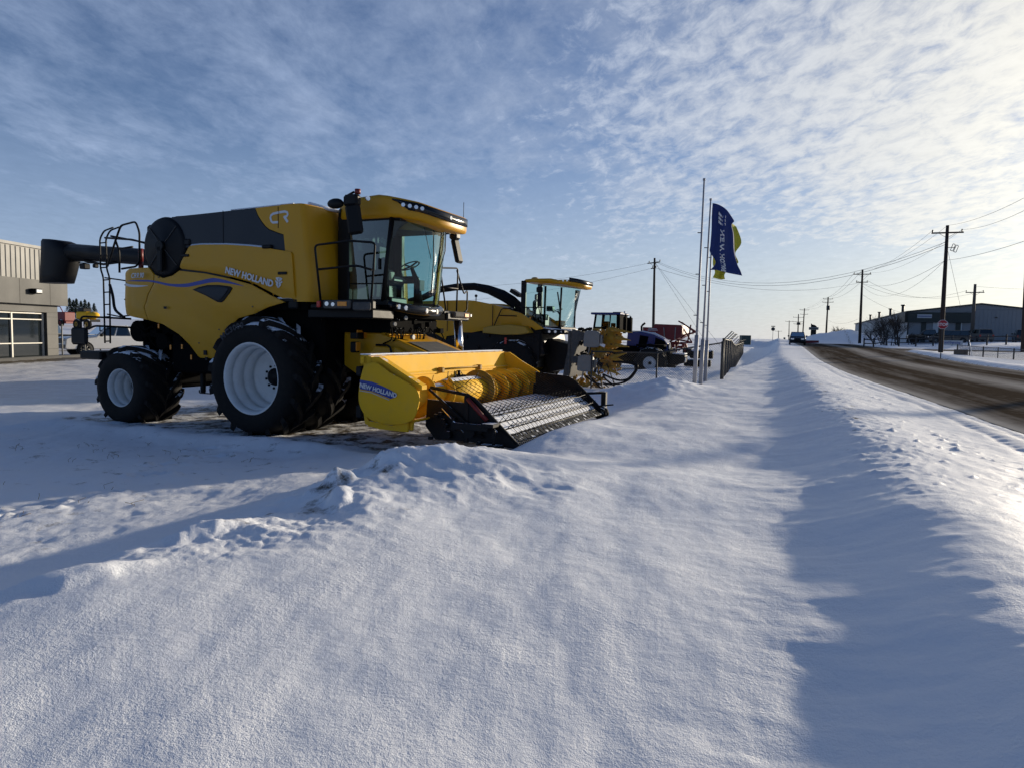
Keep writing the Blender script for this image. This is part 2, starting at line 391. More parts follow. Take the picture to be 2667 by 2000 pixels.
# coverage grows to the right
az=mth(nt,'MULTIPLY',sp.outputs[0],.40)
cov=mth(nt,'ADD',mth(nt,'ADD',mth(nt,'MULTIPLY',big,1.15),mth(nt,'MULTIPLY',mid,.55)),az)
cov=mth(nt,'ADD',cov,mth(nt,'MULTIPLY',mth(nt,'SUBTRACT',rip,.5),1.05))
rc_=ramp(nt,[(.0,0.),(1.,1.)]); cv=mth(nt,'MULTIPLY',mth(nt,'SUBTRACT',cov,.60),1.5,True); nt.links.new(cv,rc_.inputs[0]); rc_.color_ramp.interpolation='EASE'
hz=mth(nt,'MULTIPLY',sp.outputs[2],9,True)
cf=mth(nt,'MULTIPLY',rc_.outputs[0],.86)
frn=mth(nt,'MULTIPLY',mth(nt,'MULTIPLY',mth(nt,'ADD',sp.outputs[1],.15),2.2,True),mth(nt,'MULTIPLY',mth(nt,'SUBTRACT',.9,sp.outputs[2]),2.6,True))  # clouds cleared from unseen sky behind and overhead, to deepen shade on snow
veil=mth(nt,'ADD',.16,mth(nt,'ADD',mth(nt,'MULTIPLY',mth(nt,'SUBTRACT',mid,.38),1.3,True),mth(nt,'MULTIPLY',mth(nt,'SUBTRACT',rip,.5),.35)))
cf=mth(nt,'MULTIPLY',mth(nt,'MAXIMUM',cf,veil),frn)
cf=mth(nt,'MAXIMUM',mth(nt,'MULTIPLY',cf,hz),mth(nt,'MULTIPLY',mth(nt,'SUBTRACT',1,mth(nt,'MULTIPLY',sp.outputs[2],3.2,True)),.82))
g1=mth(nt,'POWER',d01,3.2); g2=mth(nt,'POWER',d01,15)
ccol=mixc(nt,g1,(4.3,5.4,7.6),(8.5,8.3,7.6))
rm_=nt.nodes.new('ShaderNodeMix'); rm_.data_type='RGBA'; rm_.blend_type='MULTIPLY'; rm_.inputs[0].default_value=1; nt.links.new(ccol,rm_.inputs[6]); rr_=mth(nt,'ADD',.80,mth(nt,'MULTIPLY',rip,.40)); cc_=nt.nodes.new('ShaderNodeCombineXYZ')
for q in range(3): nt.links.new(rr_,cc_.inputs[q])
nt.links.new(cc_.outputs[0],rm_.inputs[7]); ccol=rm_.outputs[2]
gm=nt.nodes.new('ShaderNodeMix'); gm.data_type='RGBA'; gm.blend_type='ADD'; gm.inputs[0].default_value=1; nt.links.new(ccol,gm.inputs[6])
gl=mixc(nt,g2,(0,0,0),(7.,6.2,4.2)); nt.links.new(gl,gm.inputs[7])
tint=nt.nodes.new('ShaderNodeMix'); tint.data_type='RGBA'; tint.blend_type='MULTIPLY'; tint.inputs[0].default_value=1; nt.links.new(sky.outputs[0],tint.inputs[6]); tint.inputs[7].default_value=(.76,.88,1.2,1)
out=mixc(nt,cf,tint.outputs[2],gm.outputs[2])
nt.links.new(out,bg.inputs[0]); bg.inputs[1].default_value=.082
L=bpy.data.lights.new('sun','SUN'); L.energy=5; L.angle=rad(1.4); L.color=(1,.87,.68); lo=bpy.data.objects.new('sun',L); COL.objects.link(lo); lo.rotation_euler=(-sd).to_track_quat('-Z','Y').to_euler()
SC.view_settings.view_transform='Standard'; SC.view_settings.look='None'; SC.view_settings.exposure=.24; SC.view_settings.gamma=1
# ------------------------------------------------------------------ snow material
def snowmat():
    m,nt,b=newmat('snow'); g=nt.nodes.new('ShaderNodeNewGeometry'); co=g.outputs['Position']
    at_=nt.nodes.new('ShaderNodeAttribute'); at_.attribute_name='bare'; at2=nt.nodes.new('ShaderNodeAttribute'); at2.attribute_name='packed'
    n1=noise(nt,co,.9,5); base=mixc(nt,n1,(.80,.83,.88),(.88,.89,.91))
    pk=noise(nt,co,2.5,6,.7); base=mixc(nt,mth(nt,'MULTIPLY',at2.outputs['Fac'],pk,True),base,(.46,.43,.40))
    dn=noise(nt,co,3.0,7,.72); df=mth(nt,'MULTIPLY',mth(nt,'SUBTRACT',mth(nt,'ADD',dn,mth(nt,'MULTIPLY',at_.outputs['Fac'],.55)),.68),8,True)
    dc=mixc(nt,noise(nt,co,22,4),(.035,.026,.018),(.14,.10,.05))
    col=mixc(nt,df,base,dc); nt.links.new(col,b.inputs['Base Color'])
    b.inputs['Roughness'].default_value=.55; b.inputs['Specular IOR Level'].default_value=.3
    b.inputs['Subsurface Weight'].default_value=.0
    vm=mth(nt,'ADD',.35,mth(nt,'MULTIPLY',mth(nt,'SUBTRACT',noise(nt,co,1.7,5,.6),.35),2.6,True))
    h=mth(nt,'ADD',mth(nt,'MULTIPLY',noise(nt,co,55,3,.65),vm),mth(nt,'MULTIPLY',noise(nt,co,190,2,.6),.5))
    nb=bump(nt,b,h,.5,.010)
    h2=noise(nt,co,7,4,.6); n2=nt.nodes.new('ShaderNodeBump'); n2.inputs['Strength'].default_value=.5; n2.inputs['Distance'].default_value=.02; nt.links.new(h2,n2.inputs['Height'])
    bn=[n for n in nt.nodes if n.type=='BUMP'][0]; nt.links.new(n2.outputs[0],bn.inputs['Normal'])
    MATS['snow']=m
snowmat()
def build_ground():
    th=np.concatenate([np.arange(-180,-62,4.0),np.arange(-62,-45,.8),np.arange(-45,47,.14),np.arange(47,64,.6),np.arange(64,180,4.0)])
    th=np.radians(th); r=np.concatenate([[0.02],np.geomspace(.35,1.9,40),np.geomspace(1.95,60,600),np.geomspace(61,260,110),np.geomspace(270,4500,40)])
    T,R=np.meshgrid(th,r); X=R*np.sin(T); Y=R*np.cos(T); Z=H(X,Y)
    n,m_=R.shape
    V=np.stack([X,Y,Z],-1).reshape(-1,3)
    i=np.arange(n-1)[:,None]*m_; j=np.arange(m_)[None,:]; j2=(j+1)%m_
    F=np.stack([i+j,i+j2,i+m_+j2,i+m_+j],-1).reshape(-1,4)
    me=bpy.data.meshes.new('ground'); me.vertices.add(len(V)); me.vertices.foreach_set('co',V.ravel().astype(np.float32))
    me.loops.add(F.size); me.loops.foreach_set('vertex_index',F.ravel().astype(np.int32)); me.polygons.add(len(F)); me.polygons.foreach_set('loop_start',(np.arange(len(F))*4).astype(np.int32)); me.polygons.foreach_set('loop_total',np.full(len(F),4,np.int32))
    me.update(calc_edges=True); me.polygons.foreach_set('use_smooth',np.ones(len(F),bool)); me.materials.append(MATS['snow'])
    x=V[:,0]; y=V[:,1]; u,v=UV(x,y); px=(x-HO.x)*HF.x+(y-HO.y)*HF.y; py=(x-HO.x)*HL.x+(y-HO.y)*HL.y
    rr=np.hypot(x,y)
    bare=ss(-6,-4.5,px)*(1-ss(4.0,5.0,px))*ss(-2.6,-1.9,py)*(1-ss(2.5,4.5,py))*.42
    bare=np.maximum(bare,.20*ss(-4.8,-6.0,u)*(1-ss(12,18,rr))*ss(3,5,y)*.8)
    bare=np.maximum(bare,.75*gs(x+24.5,1.2)*(1-ss(45,55,y))*ss(20,30,y))
    rc=1.30-.012*np.clip(v,0,60); bare=np.maximum(bare,.22*gs(u-rc+.05,.3)*ss(6,10,v)); bare=np.maximum(bare,.24*gs(u+3.2,.5)*ss(2,4,v)*(1-ss(6.5,8,v)))
    bare=np.maximum(bare,.42*gs(u-redge(v)-.05,.22)); bare=np.maximum(bare,.4*gs(u-11.6,.4))
    packed=np.maximum(ss(14,18,y)*(1-ss(60,80,y))*(1-ss(-10,-7,x)),.4*gs(u-redge(v)+.45,.35))
    for nm,a in (('bare',bare),('packed',packed)):
        at_=me.attributes.new(nm,'FLOAT','POINT'); at_.data.foreach_set('value',a.astype(np.float32))
    o=bpy.data.objects.new('ground',me); COL.objects.link(o); tag(o,kind='structure')
build_ground()
def roadmat(name,side=False):
    m,nt,b=newmat(name); t=nt.nodes.new('ShaderNodeUVMap'); t.uv_map='uv'; s=nt.nodes.new('ShaderNodeSeparateXYZ'); nt.links.new(t.outputs[0],s.inputs[0]); 
    mp=nt.nodes.new('ShaderNodeMapping'); mp.inputs['Scale'].default_value=(1,.06,1); nt.links.new(t.outputs[0],mp.inputs[0])
    n1=noise(nt,mp.outputs[0],1.8,6,.65); n2=noise(nt,t.outputs[0],3.5,6,.7); n3=noise(nt,t.outputs[0],60,3,.6)
    # snow dust in strips between wheel tracks, u across 3..11.6
    acr=ramp(nt,[(0,.9),(.035,.35),(.12,.05),(.20,.10),(.30,-.15),(.37,-.1),(.41,.30),(.50,.75),(.55,.80),(.62,.25),(.70,-.1),(.78,.0),(.83,.35),(.90,.15),(1,.7)])
    nt.links.new(mth(nt,'DIVIDE',mth(nt,'SUBTRACT',s.outputs[0],3.0 if not side else 76),8.6 if not side else 10),acr.inputs[0])
    f=mth(nt,'ADD',acr.outputs[0],mth(nt,'MULTIPLY',mth(nt,'SUBTRACT',n1,.5),1.1)); f=mth(nt,'ADD',f,mth(nt,'MULTIPLY',mth(nt,'SUBTRACT',n2,.5),.5),True)
    base=mixc(nt,n2,(.040,.031,.023),(.13,.10,.07)); col=mixc(nt,f,base,(.52,.485,.43))
    nt.links.new(mixc(nt,mth(nt,'MULTIPLY',n3,.3),col,(.03,.025,.02)),b.inputs['Base Color']); b.inputs['Roughness'].default_value=1; b.inputs['Specular IOR Level'].default_value=.0
    bump(nt,b,n3,.3,.004); MATS[name]=m
roadmat('road_surface'); roadmat('side_road_surface',True)
def strip(name,us,vs,mt,swap=False,dz=.0,uedge=None):
    U_,V_=np.meshgrid(us,vs); 
    U2=U_.copy()
    if uedge is not None:
        U2+=((redge(vs)-2.9)[:,None])*np.linspace(1,0,len(us))[None,:]**2; U2[:,0]+= .10*fbm(vs*.8,vs*0+2,3); U2[:,-1]+=.2*fbm(vs*.6,vs*0+8,3)
    X,Y=XY(U2,V_); Z=zroad(V_)+dz
    if swap: Z=zroad(V_)*1.0+dz+0*U_
    n,m_=U_.shape; me=bpy.data.meshes.new(name); P=np.stack([X,Y,Z],-1).reshape(-1,3)
    i=np.arange(n-1)[:,None]*m_; j=np.arange(m_-1)[None,:]; F=np.stack([i+j,i+j+1,i+m_+j+1,i+m_+j],-1).reshape(-1,4)
    me.from_pydata(P.tolist(),[],F.tolist()); uvl=me.uv_layers.new(name='uv'); uu=U_.ravel(); vv=V_.ravel()
    if swap: uu,vv=vv,uu
    d=np.stack([uu[F.ravel()],vv[F.ravel()]],-1).ravel(); uvl.data.foreach_set('uv',d.astype(np.float32)); me.materials.append(MATS[mt])
    me.polygons.foreach_set('use_smooth',[True]*len(F))
    o=bpy.data.objects.new(name,me); COL.objects.link(o); tag(o,kind='structure'); return o
strip('road',np.linspace(2.85,11.7,24),np.concatenate([np.arange(-60,20,1.),np.arange(20,160,.7),np.arange(160,700,8)]),'road_surface',uedge=1)
strip('side_road',np.concatenate([np.arange(11.4,60,1.),np.arange(60,300,6)]),np.linspace(76,85.5,10),'side_road_surface',swap=True,dz=.004)
# ------------------------------------------------------------------ shared vehicle parts
def panel(name,poly,mt,parent,yf,th=.04,cell=.11,axis='y',bevel=0,sm=True):
    """sheet with a shaped surface: polygon in (x,z), depth y=yf(x,z)"""
    bm=bmesh.new(); vs=[bm.verts.new((p[0],0,p[1])) for p in poly]; bm.faces.new(vs)
    xs=[p[0] for p in poly]; zs=[p[1] for p in poly]
    x=min(xs)+cell
    while x<max(xs):
        bmesh.ops.bisect_plane(bm,geom=bm.verts[:]+bm.edges[:]+bm.faces[:],plane_co=(x,0,0),plane_no=(1,0,0)); x+=cell
    z=min(zs)+cell
    while z<max(zs):
        bmesh.ops.bisect_plane(bm,geom=bm.verts[:]+bm.edges[:]+bm.faces[:],plane_co=(0,0,z),plane_no=(0,0,1)); z+=cell
    for v in bm.verts:
        v.co.y=yf(v.co.x,v.co.z)
    bmesh.ops.triangulate(bm,faces=[f for f in bm.faces if len(f.verts)>4])
    bmesh.ops.recalc_face_normals(bm,faces=bm.faces)
    # consistently face -y
    if sum(f.normal.y*f.calc_area() for f in bm.faces)>0: bmesh.ops.reverse_faces(bm,faces=bm.faces)
    me=bpy.data.meshes.new(name); bm.to_mesh(me); bm.free()
    for p in me.polygons: p.use_smooth=sm
    me.materials.append(MATS[mt]); o=bpy.data.objects.new(name,me); COL.objects.link(o); o.parent=parent
    md=o.modifiers.new('solid','SOLIDIFY'); md.thickness=th; md.offset=-1; md.use_rim=True
    md=o.modifiers.new('bevel','BEVEL'); md.width=min(.012,th*.3); md.segments=2; md.limit_method='ANGLE'; md.angle_limit=rad(50)
    return o
def smooth_poly(pts,n=6,closed=True):
    """Catmull-Rom through points"""
    P=[Vector((p[0],p[1],p[2] if len(p)>2 else 0)) for p in pts]; L=len(P); out=[]
    for i in range(L if closed else L-1):
        a=P[(i-1)%L] if closed or i>0 else P[i]; b=P[i]; c=P[(i+1)%L]; d=P[(i+2)%L] if closed or i<L-2 else P[i+1]
        for k in range(n):
            t=k/n; out.append(.5*((2*b)+(c-a)*t+(2*a-5*b+4*c-d)*t*t+(3*b-a-3*c+d)*t**3))
    if not closed: out.append(P[-1])
    return [tuple(p) if len(pts[0])>2 else (p.x,p.y) for p in out]
def rounded(pts,r,n=4,closed=False):
    """polyline with rounded corners (3d)"""
    P=[Vector(p) for p in pts]; out=[]; L=len(P)
    for i,p in enumerate(P):
        if not closed and i in (0,L-1): out.append(p); continue
        a=P[(i-1)%L]; b=P[(i+1)%L]; da=(a-p); db=(b-p); rr=min(r,da.length*.45,db.length*.45)
        q0=p+da.normalized()*rr; q1=p+db.normalized()*rr
        for k in range(n+1):
            t=k/n; out.append(q0*(1-t)**2+p*2*t*(1-t)+q1*t*t)
    return out
def wheel(parent,c,R,w,rr,out=-1,nl=20,lug=.065,depth=.55,flat=False,rimmat='rim_white',hub=True,tyr='tyre_rubber',label=None,lw=.055,seed=0,name='wheel',simple=False):
    """wheel with axis along y; `out` gives the outer side"""
    cx,cy,cz=c; yo=cy+out*w/2; yi=cy-out*w/2
    hb=MB(); d=yo-out*depth
    hb.lathe([(.001,d+out*.08),(rr*.14,d+out*.08),(rr*.16,d+out*.06),(rr*.24,d+out*.05),(rr*.26,d+out*.005)],(cx,0,cz),'y',20)
    for k in range(10):
        a=2*pi*k/10+.2; x=cx+rr*.33*math.cos(a); z=cz+rr*.33*math.sin(a); hb.cyl((x,d,z),(x,d+out*.035,z),rr*.035,6)
    h=hb.build(name,'black_paint' if hub else rimmat,parent)
    rm=MB(); dd=depth
    pr=[(rr,yo-out*.01),(rr*1.02,yo+out*.005),(rr*1.0,yo+out*.012),(rr*.965,yo-out*.005),(rr*.93,yo-out*.04),(rr*.905,yo-out*dd*.22),(rr*.93,yo-out*dd*.235),(rr*.93,yo-out*dd*.25),(rr*.86,yo-out*dd*.27),(rr*.85,yo-out*dd*.58),(rr*.875,yo-out*dd*.60),(rr*.875,yo-out*dd*.62),(rr*.79,yo-out*dd*.66),(rr*.765,yo-out*dd*.90),(rr*.79,yo-out*dd*.92),(rr*.74,d+out*.02),(rr*.66,d),(rr*.42,d),(rr*.38,d+out*.012),(.002,d+out*.012)]
    rm.lathe(pr,(cx,0,cz),'y',44); rm.build('rim',rimmat,h)
    t=MB(); Rc=R-lug; k=.10*w
    prof=[(rr*.985,yo+out*0),(rr*1.03,yo+out*.012),(rr*1.12,yo+out*.03),(rr+(Rc-rr)*.5,yo+out*.045),(rr+(Rc-rr)*.8,yo+out*.02),(Rc-.035,yo-out*.03),(Rc-.005,yo-out*.10*w/.7),(Rc+.01,yo-out*w*.3),(Rc+.018,cy)]
    prof=prof+[(a,2*cy-b) for a,b in prof[-2::-1]]
    t.lathe(prof,(cx,0,cz),'y',56)
    for i in range(nl*2):
        s=1 if i%2 else -1; th0=2*pi*i/(nl*2)+seed
        P=[]
        for q in range(7):
            f=q/6; th=th0+s*0+ (f**.8)*(.62*w/R)
            y=cy+s*(-.03*w+f*(w*.52)); rb=Rc+.005 if f<.9 else Rc-.03; rt=R-(.0 if f<.88 else .012)
            if f>.95: rb=Rc-.13; rt=R-.03-.02
            hw=(lw*.5)*(1+.35*(1-f))/R
            P.append([(cx+rb*math.cos(th-hw*1.3),y,cz+rb*math.sin(th-hw*1.3)),(cx+rt*math.cos(th-hw),y,cz+rt*math.sin(th-hw)),(cx+rt*math.cos(th+hw),y,cz+rt*math.sin(th+hw)),(cx+rb*math.cos(th+hw*1.3),y,cz+rb*math.sin(th+hw*1.3))])
        t.loft(P,True,False)
    t.build('tyre',tyr,h)
    return h
def lamp(mb,c,r,dirv,depth=.03):
    c=Vector(c); dirv=Vector(dirv).normalized(); mb.cyl(c-dirv*depth,c+dirv*.004,r,14)
def bezel(mb,c,r,dirv): 
    c=Vector(c); dirv=Vector(dirv).normalized(); mb.cyl(c-dirv*.05,c-dirv*.004,r*1.25,14)
def leaf_logo(parent,M,r,name='leaf_emblem',mt='white_decal'):
    mb=MB(); mb.M=M; t=.004
    def pl(p): mb.prism(p,-t,t,'xy')
    # three rows of leaflets in a rounded shield with a split stem
    for s in (-1,1):
        for k in range(3):
            y0=-.95+k*.55; y1=y0+.46; x0=.07; x1=.86-(.10 if k==2 else 0)-(.25 if k==0 else 0)
            pl([(s*x0*r,y0*r),(s*x1*r,(y0+.62)*r),(s*(x1-.04)*r,(y1+.42)*r),(s*x0*r,y1*r)])
        pl([(s*.07*r,.66*r),(s*.62*r,1.0*r),(s*.07*r,1.12*r)])
    return mb.build(name,mt,parent)
# ------------------------------------------------------------------ COMBINE HARVESTER
hrot=-HA
cmb=empty('combine_harvester',(HO.x,HO.y,0),hrot,'large yellow combine harvester with dark tank side panel and white rims, nearest machine','combine harvester')
def yside(x,z,s=-1):
    y=1.62
    if x<-3.3: y-=.42*((-3.3-x)/.9)**2.2
    if z<2.1: y-=.16*((2.1-z)/1.0)**1.5
    c1=2.42-.11*(x+2.9) if x<-1.9 else 2.31-.36*(x+1.9)
    y-=.035*float(ss(.05,-.10,z-c1))*float(ss(-3.2,-2.6,x))*float(ss(-.2,-.9,x))
    c2=2.02-.20*(x+2.9)-.14*max(0,x+2.3)**2*1.6
    y+=.035*float(ss(.08,-.10,z-c2))*float(ss(-3.9,-3.0,x))
    y+=.02*math.exp(-((z-2.15)/.3)**2)
    return s*y
lower=[(-4.20,2.42),(-4.17,2.64),(-4.08,2.69),(-3.78,2.77),(-3.59,2.81),(-2.99,2.82),(-2.84,2.68),(-2.58,2.60),(-2.32,2.65),(-2.14,2.74),(-1.46,2.675),(-.81,2.565),(-.3,2.455),(.19,2.25),(.5,2.13),(.1,2.04),(-.23,1.92),(-.67,1.83),(-.99,1.64),(-1.21,1.45),(-1.34,1.21),(-1.40,1.0),(-1.50,.93),(-1.62,.95),(-1.85,1.09),(-2.02,1.31),(-2.26,1.51),(-2.66,1.70),(-3.02,1.78),(-3.67,1.86),(-3.98,1.90),(-4.13,2.05)]
seam=[(-2.84,2.68),(-2.86,2.49),(-3.0,2.31),(-3.1,2.04),(-3.02,1.78)]
i0=lower.index((-2.84,2.68)); i1=lower.index((-3.02,1.78))
rear=[(-3.02-.012,1.78),(-3.67,1.86),(-3.98,1.90),(-4.13,2.05)]+lower[:i0]+[(p[0]-.012,p[1]) for p in seam[:-1]]
mid=lower[i0:i1+1]+[(p[0]+.012,p[1]) for p in seam[::-1][1:-1]]
mid[0]=(-2.828,2.675)
sp_=panel('side_shield',mid,'yellow_paint',cmb,lambda x,z:yside(x,z)); sp_['label']='long yellow lower side shield sweeping up over the front wheel'
panel('rear_shield',rear,'yellow_paint',cmb,lambda x,z:yside(x,z),cell=.08)
upper=[(-2.12,2.80),(-2.06,2.92),(-1.86,3.18),(-1.80,3.21),(-1.58,3.22),(-.92,3.2),(-.4,3.16),(-.03,3.12),(.64,3.02),(.665,2.98),(.735,2.15),(.70,2.13),(.53,2.16),(.19,2.29),(-.3,2.49),(-.81,2.60),(-1.46,2.71),(-2.08,2.775)]
def yup(x,z):
    c=2.72-.10*(x+2.1)-.045*max(0,x+1.0)**2*2.2
    return -1.635+.05*float(ss(.13,.0,z-c))
panel('upper_side_panel',upper,'yellow_paint',cmb,yup,cell=.07)
# snow strip on top of the upper panel
mb=MB()
for a,b in zip([(-1.82,3.21),(-1.58,3.22),(-.92,3.2),(-.4,3.16)],[(-1.58,3.22),(-.92,3.2),(-.4,3.16),(-.03,3.12)]):
    mb.add([(a[0],-1.63,a[1]),(b[0],-1.63,b[1]),(b[0],-1.60,b[1]+.03),(a[0],-1.60,a[1]+.03),(a[0],-1.54,a[1]+.02),(b[0],-1.54,b[1]+.02)],[(0,1,2,3),(3,2,5,4)],True)
mb.build('snow_strip','snow_cap',cmb)
# far side shields (mirror, simpler)
panel('side_shield',[(a,b) for a,b in lower],'yellow_paint',cmb,lambda x,z:yside(x,z,1),cell=.25)
panel('upper_side_panel',upper,'yellow_paint',cmb,lambda x,z:1.635,cell=.4)
# pillar panel in front of the seam and front wall of the tank
mb=MB()
edge=[(.88,3.86),(.90,3.72),(.92,3.59),(.99,3.03),(1.04,2.74),(1.06,2.38),(1.03,2.14)]
ring=[]
for (x,z) in edge:
    ring.append([(x-.36 if z<3.0 else x-.5,-1.60,z),(x-.10,-1.60,z),(x-.04,-1.585,z),(x,-1.53,z),(x+.035,-1.3,z),(x+.05,-.95,z),(x+.06,0,z),(x+.05,.95,z),(x+.035,1.3,z),(x,1.53,z),(x-.10,1.60,z)])
mb.loft(ring,False,True,False)
o=mb.build('tank_front_panel','yellow_paint',cmb)
# frost on front wall
def frostmat():
    m,nt,b=newmat('frost'); co=texc(nt); v=nt.nodes.new('ShaderNodeTexVoronoi'); v.feature='DISTANCE_TO_EDGE'; v.inputs['Scale'].default_value=22; nt.links.new(co,v.inputs['Vector'])
    n=noise(nt,co,5,5,.7); f=mth(nt,'MULTIPLY',mth(nt,'SUBTRACT',mth(nt,'MULTIPLY',v.outputs[0],2.2),.16),5,True)
    f=mth(nt,'MULTIPLY',f,mth(nt,'MULTIPLY',mth(nt,'SUBTRACT',n,.47),9,True)); nt.links.new(mixc(nt,f,Y_,(.6,.58,.45)),b.inputs['Base Color']); b.inputs['Roughness'].default_value=.5; MATS['frost']=m
frostmat()
mb=MB(); mb.loft([[(x+.045-.0,-1.22,z),(x+.054,-.96,z)] for x,z in ((.94,3.38),(.965,3.2),(.985,3.05))],False,True,False); 
# tank: dark side panels, yellow CR panel
tankpoly=[(-2.35,3.18),(-2.35,3.78),(-.22,3.835),(-.16,3.70),(-.06,3.57),(.02,3.49),(.11,3.43),(.35,3.35),(.60,3.28),(.68,3.24),(.74,3.17),(.79,3.02),(.66,3.03),(.08,3.11),(-.9,3.19)]
panel('dark_tank_panel',tankpoly,'dark_panel',cmb,lambda x,z:-1.598,cell=.4,sm=False)
crp=[(-.21,3.835),(.52,3.855),(.82,3.86),(.84,3.6),(.90,3.1),(.90,3.0),(.80,3.0),(.75,3.18),(.69,3.25),(.61,3.29),(.36,3.36),(.12,3.44),(.03,3.50),(-.05,3.58),(-.15,3.705)]
panel('yellow_tank_panel',crp,'yellow_paint',cmb,lambda x,z:-1.598,cell=.3,sm=False)
mb=MB(); mb.box(-2.3,.86,-1.55,1.55,2.6,3.80); mb.box(-2.33,.9,1.55,1.6,3.0,3.83); mb.build('grain_tank','dark_panel',cmb)
mb=MB(); mb.add([(-2.2,-1.5,3.81),(.80,-1.5,3.875),(.80,1.5,3.875),(-2.2,1.5,3.81),(-1.9,-1.2,3.88),(.5,-1.2,3.93),(.5,1.2,3.93),(-1.9,1.2,3.88)],[(0,1,5,4),(1,2,6,5),(2,3,7,6),(3,0,4,7),(4,5,6,7)]); mb.build('tank_cover','black_snow',cmb)
mb=MB(); mb.tube([(.80,-1.35,3.90),(.95,-.95,3.86),(1.0,-.7,3.85)],[.035,.035,.03],8); mb.tube([(-.9,-1.5,3.85),(.6,-1.5,3.885)],.014,6); mb.build('snow_strip','snow_cap',cmb)
mb=MB()
for x in (-1.0,.33): mb.box(x-.006,x+.006,-1.604,-1.596,3.10 if x<0 else 3.45,3.83)
mb.build('panel_gap','black_paint',cmb)
mb=MB(); mb.rbox(-2.0,-1.85,-1.63,-1.55,3.22,3.34,.02); mb.rbox(-.02,.2,-1.66,-1.58,3.09,3.16,.02); mb.rbox(.54,.75,-1.60,-1.4,2.02,2.16,.02); mb.build('latch','black_paint',cmb)
# side window grille
wp=[(-1.77,2.37),(-1.6,2.42),(-1.38,2.455),(-1.1,2.455),(-.80,2.425),(-.745,2.39),(-.80,2.31),(-.95,2.16),(-1.02,2.125),(-1.12,2.135),(-1.4,2.25)]
panel('side_vent',wp,'black_paint',cmb,lambda x,z:yside(x,z)-.012,th=.03,cell=.1)
w2=[( -1.27+(x+1.27)*.82, 2.325+(z-2.325)*.78) for x,z in wp]
panel('vent_pane',w2,'dark_panel',cmb,lambda x,z:yside(x,z)-.020,th=.015,cell=.1)
# stripes
def band(name,pts,ws,mt,yf,off=.006):
    P=smooth_poly([(a,b) for a,b in pts],8,False); n=len(P); W_=np.interp(np.linspace(0,1,n),np.linspace(0,1,len(ws)),ws)
    poly=[(p[0],p[1]+w/2) for p,w in zip(P,W_)]+[(p[0],p[1]-w/2) for p,w in list(zip(P,W_))[::-1]]
    mb=MB(); vs=[(x,yf(x,z)-off,z) for x,z in poly]; m_=len(vs)
    mb.add(vs,[(i,i+1,m_-2-i,m_-1-i) for i in range(n-1)],True); return mb.build(name,mt,cmb)
band('blue_stripe',[(-3.76,2.565),(-3.3,2.563),(-2.88,2.545),(-2.4,2.47),(-1.96,2.455),(-1.6,2.50),(-1.24,2.545),(-.9,2.51),(-.46,2.425)],[.004,.03,.035,.045,.065,.075,.08,.05,.002],'blue_decal',yside)
band('silver_stripe',[(-3.88,2.60),(-3.84,2.52),(-3.6,2.475),(-3.3,2.455),(-3.0,2.46)],[.03,.06,.05,.04,.004],'white_decal',yside,.008)
# lettering
sl=Vector((1.10,0,-.262)).normalized(); up=Vector((.262,0,1.10)).normalized()
text_mb('NEW HOLLAND',.165,frame(Vector((-.90,-1.665,2.675)),sl,up),bold=.006,parent=cmb,name='brand_lettering',sx=.98,shear=0)
leaf_logo(cmb,frame(Vector((.375,-1.645,2.47)),(1,0,-.12),(.12,0,1)),.095)
text_mb('CR9.90',.14,frame(Vector((-3.47,yside(-3.2,2.6)-.03,2.615)),(1,-.10,0),(0,0,1)),bold=.002,parent=cmb,name='model_lettering',sx=1.0,shear=.3)
mb=MB()
def stroke(pts,w,y):
    L=[Vector((p[0],p[1])) for p in pts]; vs=[]
    for i,p in enumerate(L):
        a=L[max(0,i-1)]; b=L[min(len(L)-1,i+1)]; t=(b-a).normalized(); n_=Vector((-t.y,t.x)); 
        vs+= [p+n_*w/2,p-n_*w/2]
    mb.add([(v.x,y,v.y) for v in vs],[(2*i,2*i+1,2*i+3,2*i+2) for i in range(len(L)-1)])
stroke([(.345,3.725),(.22,3.71),(.165,3.68),(.155,3.64),(.175,3.58),(.21,3.555),(.33,3.555)],.042,-1.606)
stroke([(.36,3.725),(.49,3.735),(.545,3.715),(.555,3.68),(.535,3.65),(.46,3.635)],.042,-1.6065); stroke([(.47,3.65),(.555,3.545)],.048,-1.607)
mb.build('letter_logo','white_decal',cmb)
# rotary screen
scr=MB(); C0=(-2.55,0,3.22)
scr.lathe([(.02,-1.66),(.10,-1.67),(.12,-1.65),(.50,-1.64),(.555,-1.62),(.575,-1.58),(.575,-.85)],C0,'y',40)
sc_o=scr.build('rotary_screen','black_paint',cmb)
mb=MB()
for k in range(4):
    a=pi/4+k*pi/2; mb.cyl((C0[0]+.1*math.cos(a),-1.66,C0[2]+.1*math.sin(a)),(C0[0]+.53*math.cos(a),-1.65,C0[2]+.53*math.sin(a)),.008,6)
mb.build('spoke','grey_metal',sc_o)
mb=MB(); mb.rbox(-2.62,-2.49,-1.74,-1.67,2.72,3.22,.02); mb.cyl((C0[0],-1.74,C0[2]),(C0[0],-1.66,C0[2]),.10,16); mb.build('wand','black_paint',sc_o)
mb=MB(); mb.lathe([(.585,-1.30),(.60,-1.28),(.60,-.9),(.585,-.88)],C0,'y',30,True,rad(40),rad(95)); mb.build('snow_cap','snow_cap',sc_o)
mb=MB(); mb.rbox(-3.28,-1.95,-1.45,-.75,2.80,3.70,.05); mb.build('cooler_box','black_paint',cmb)
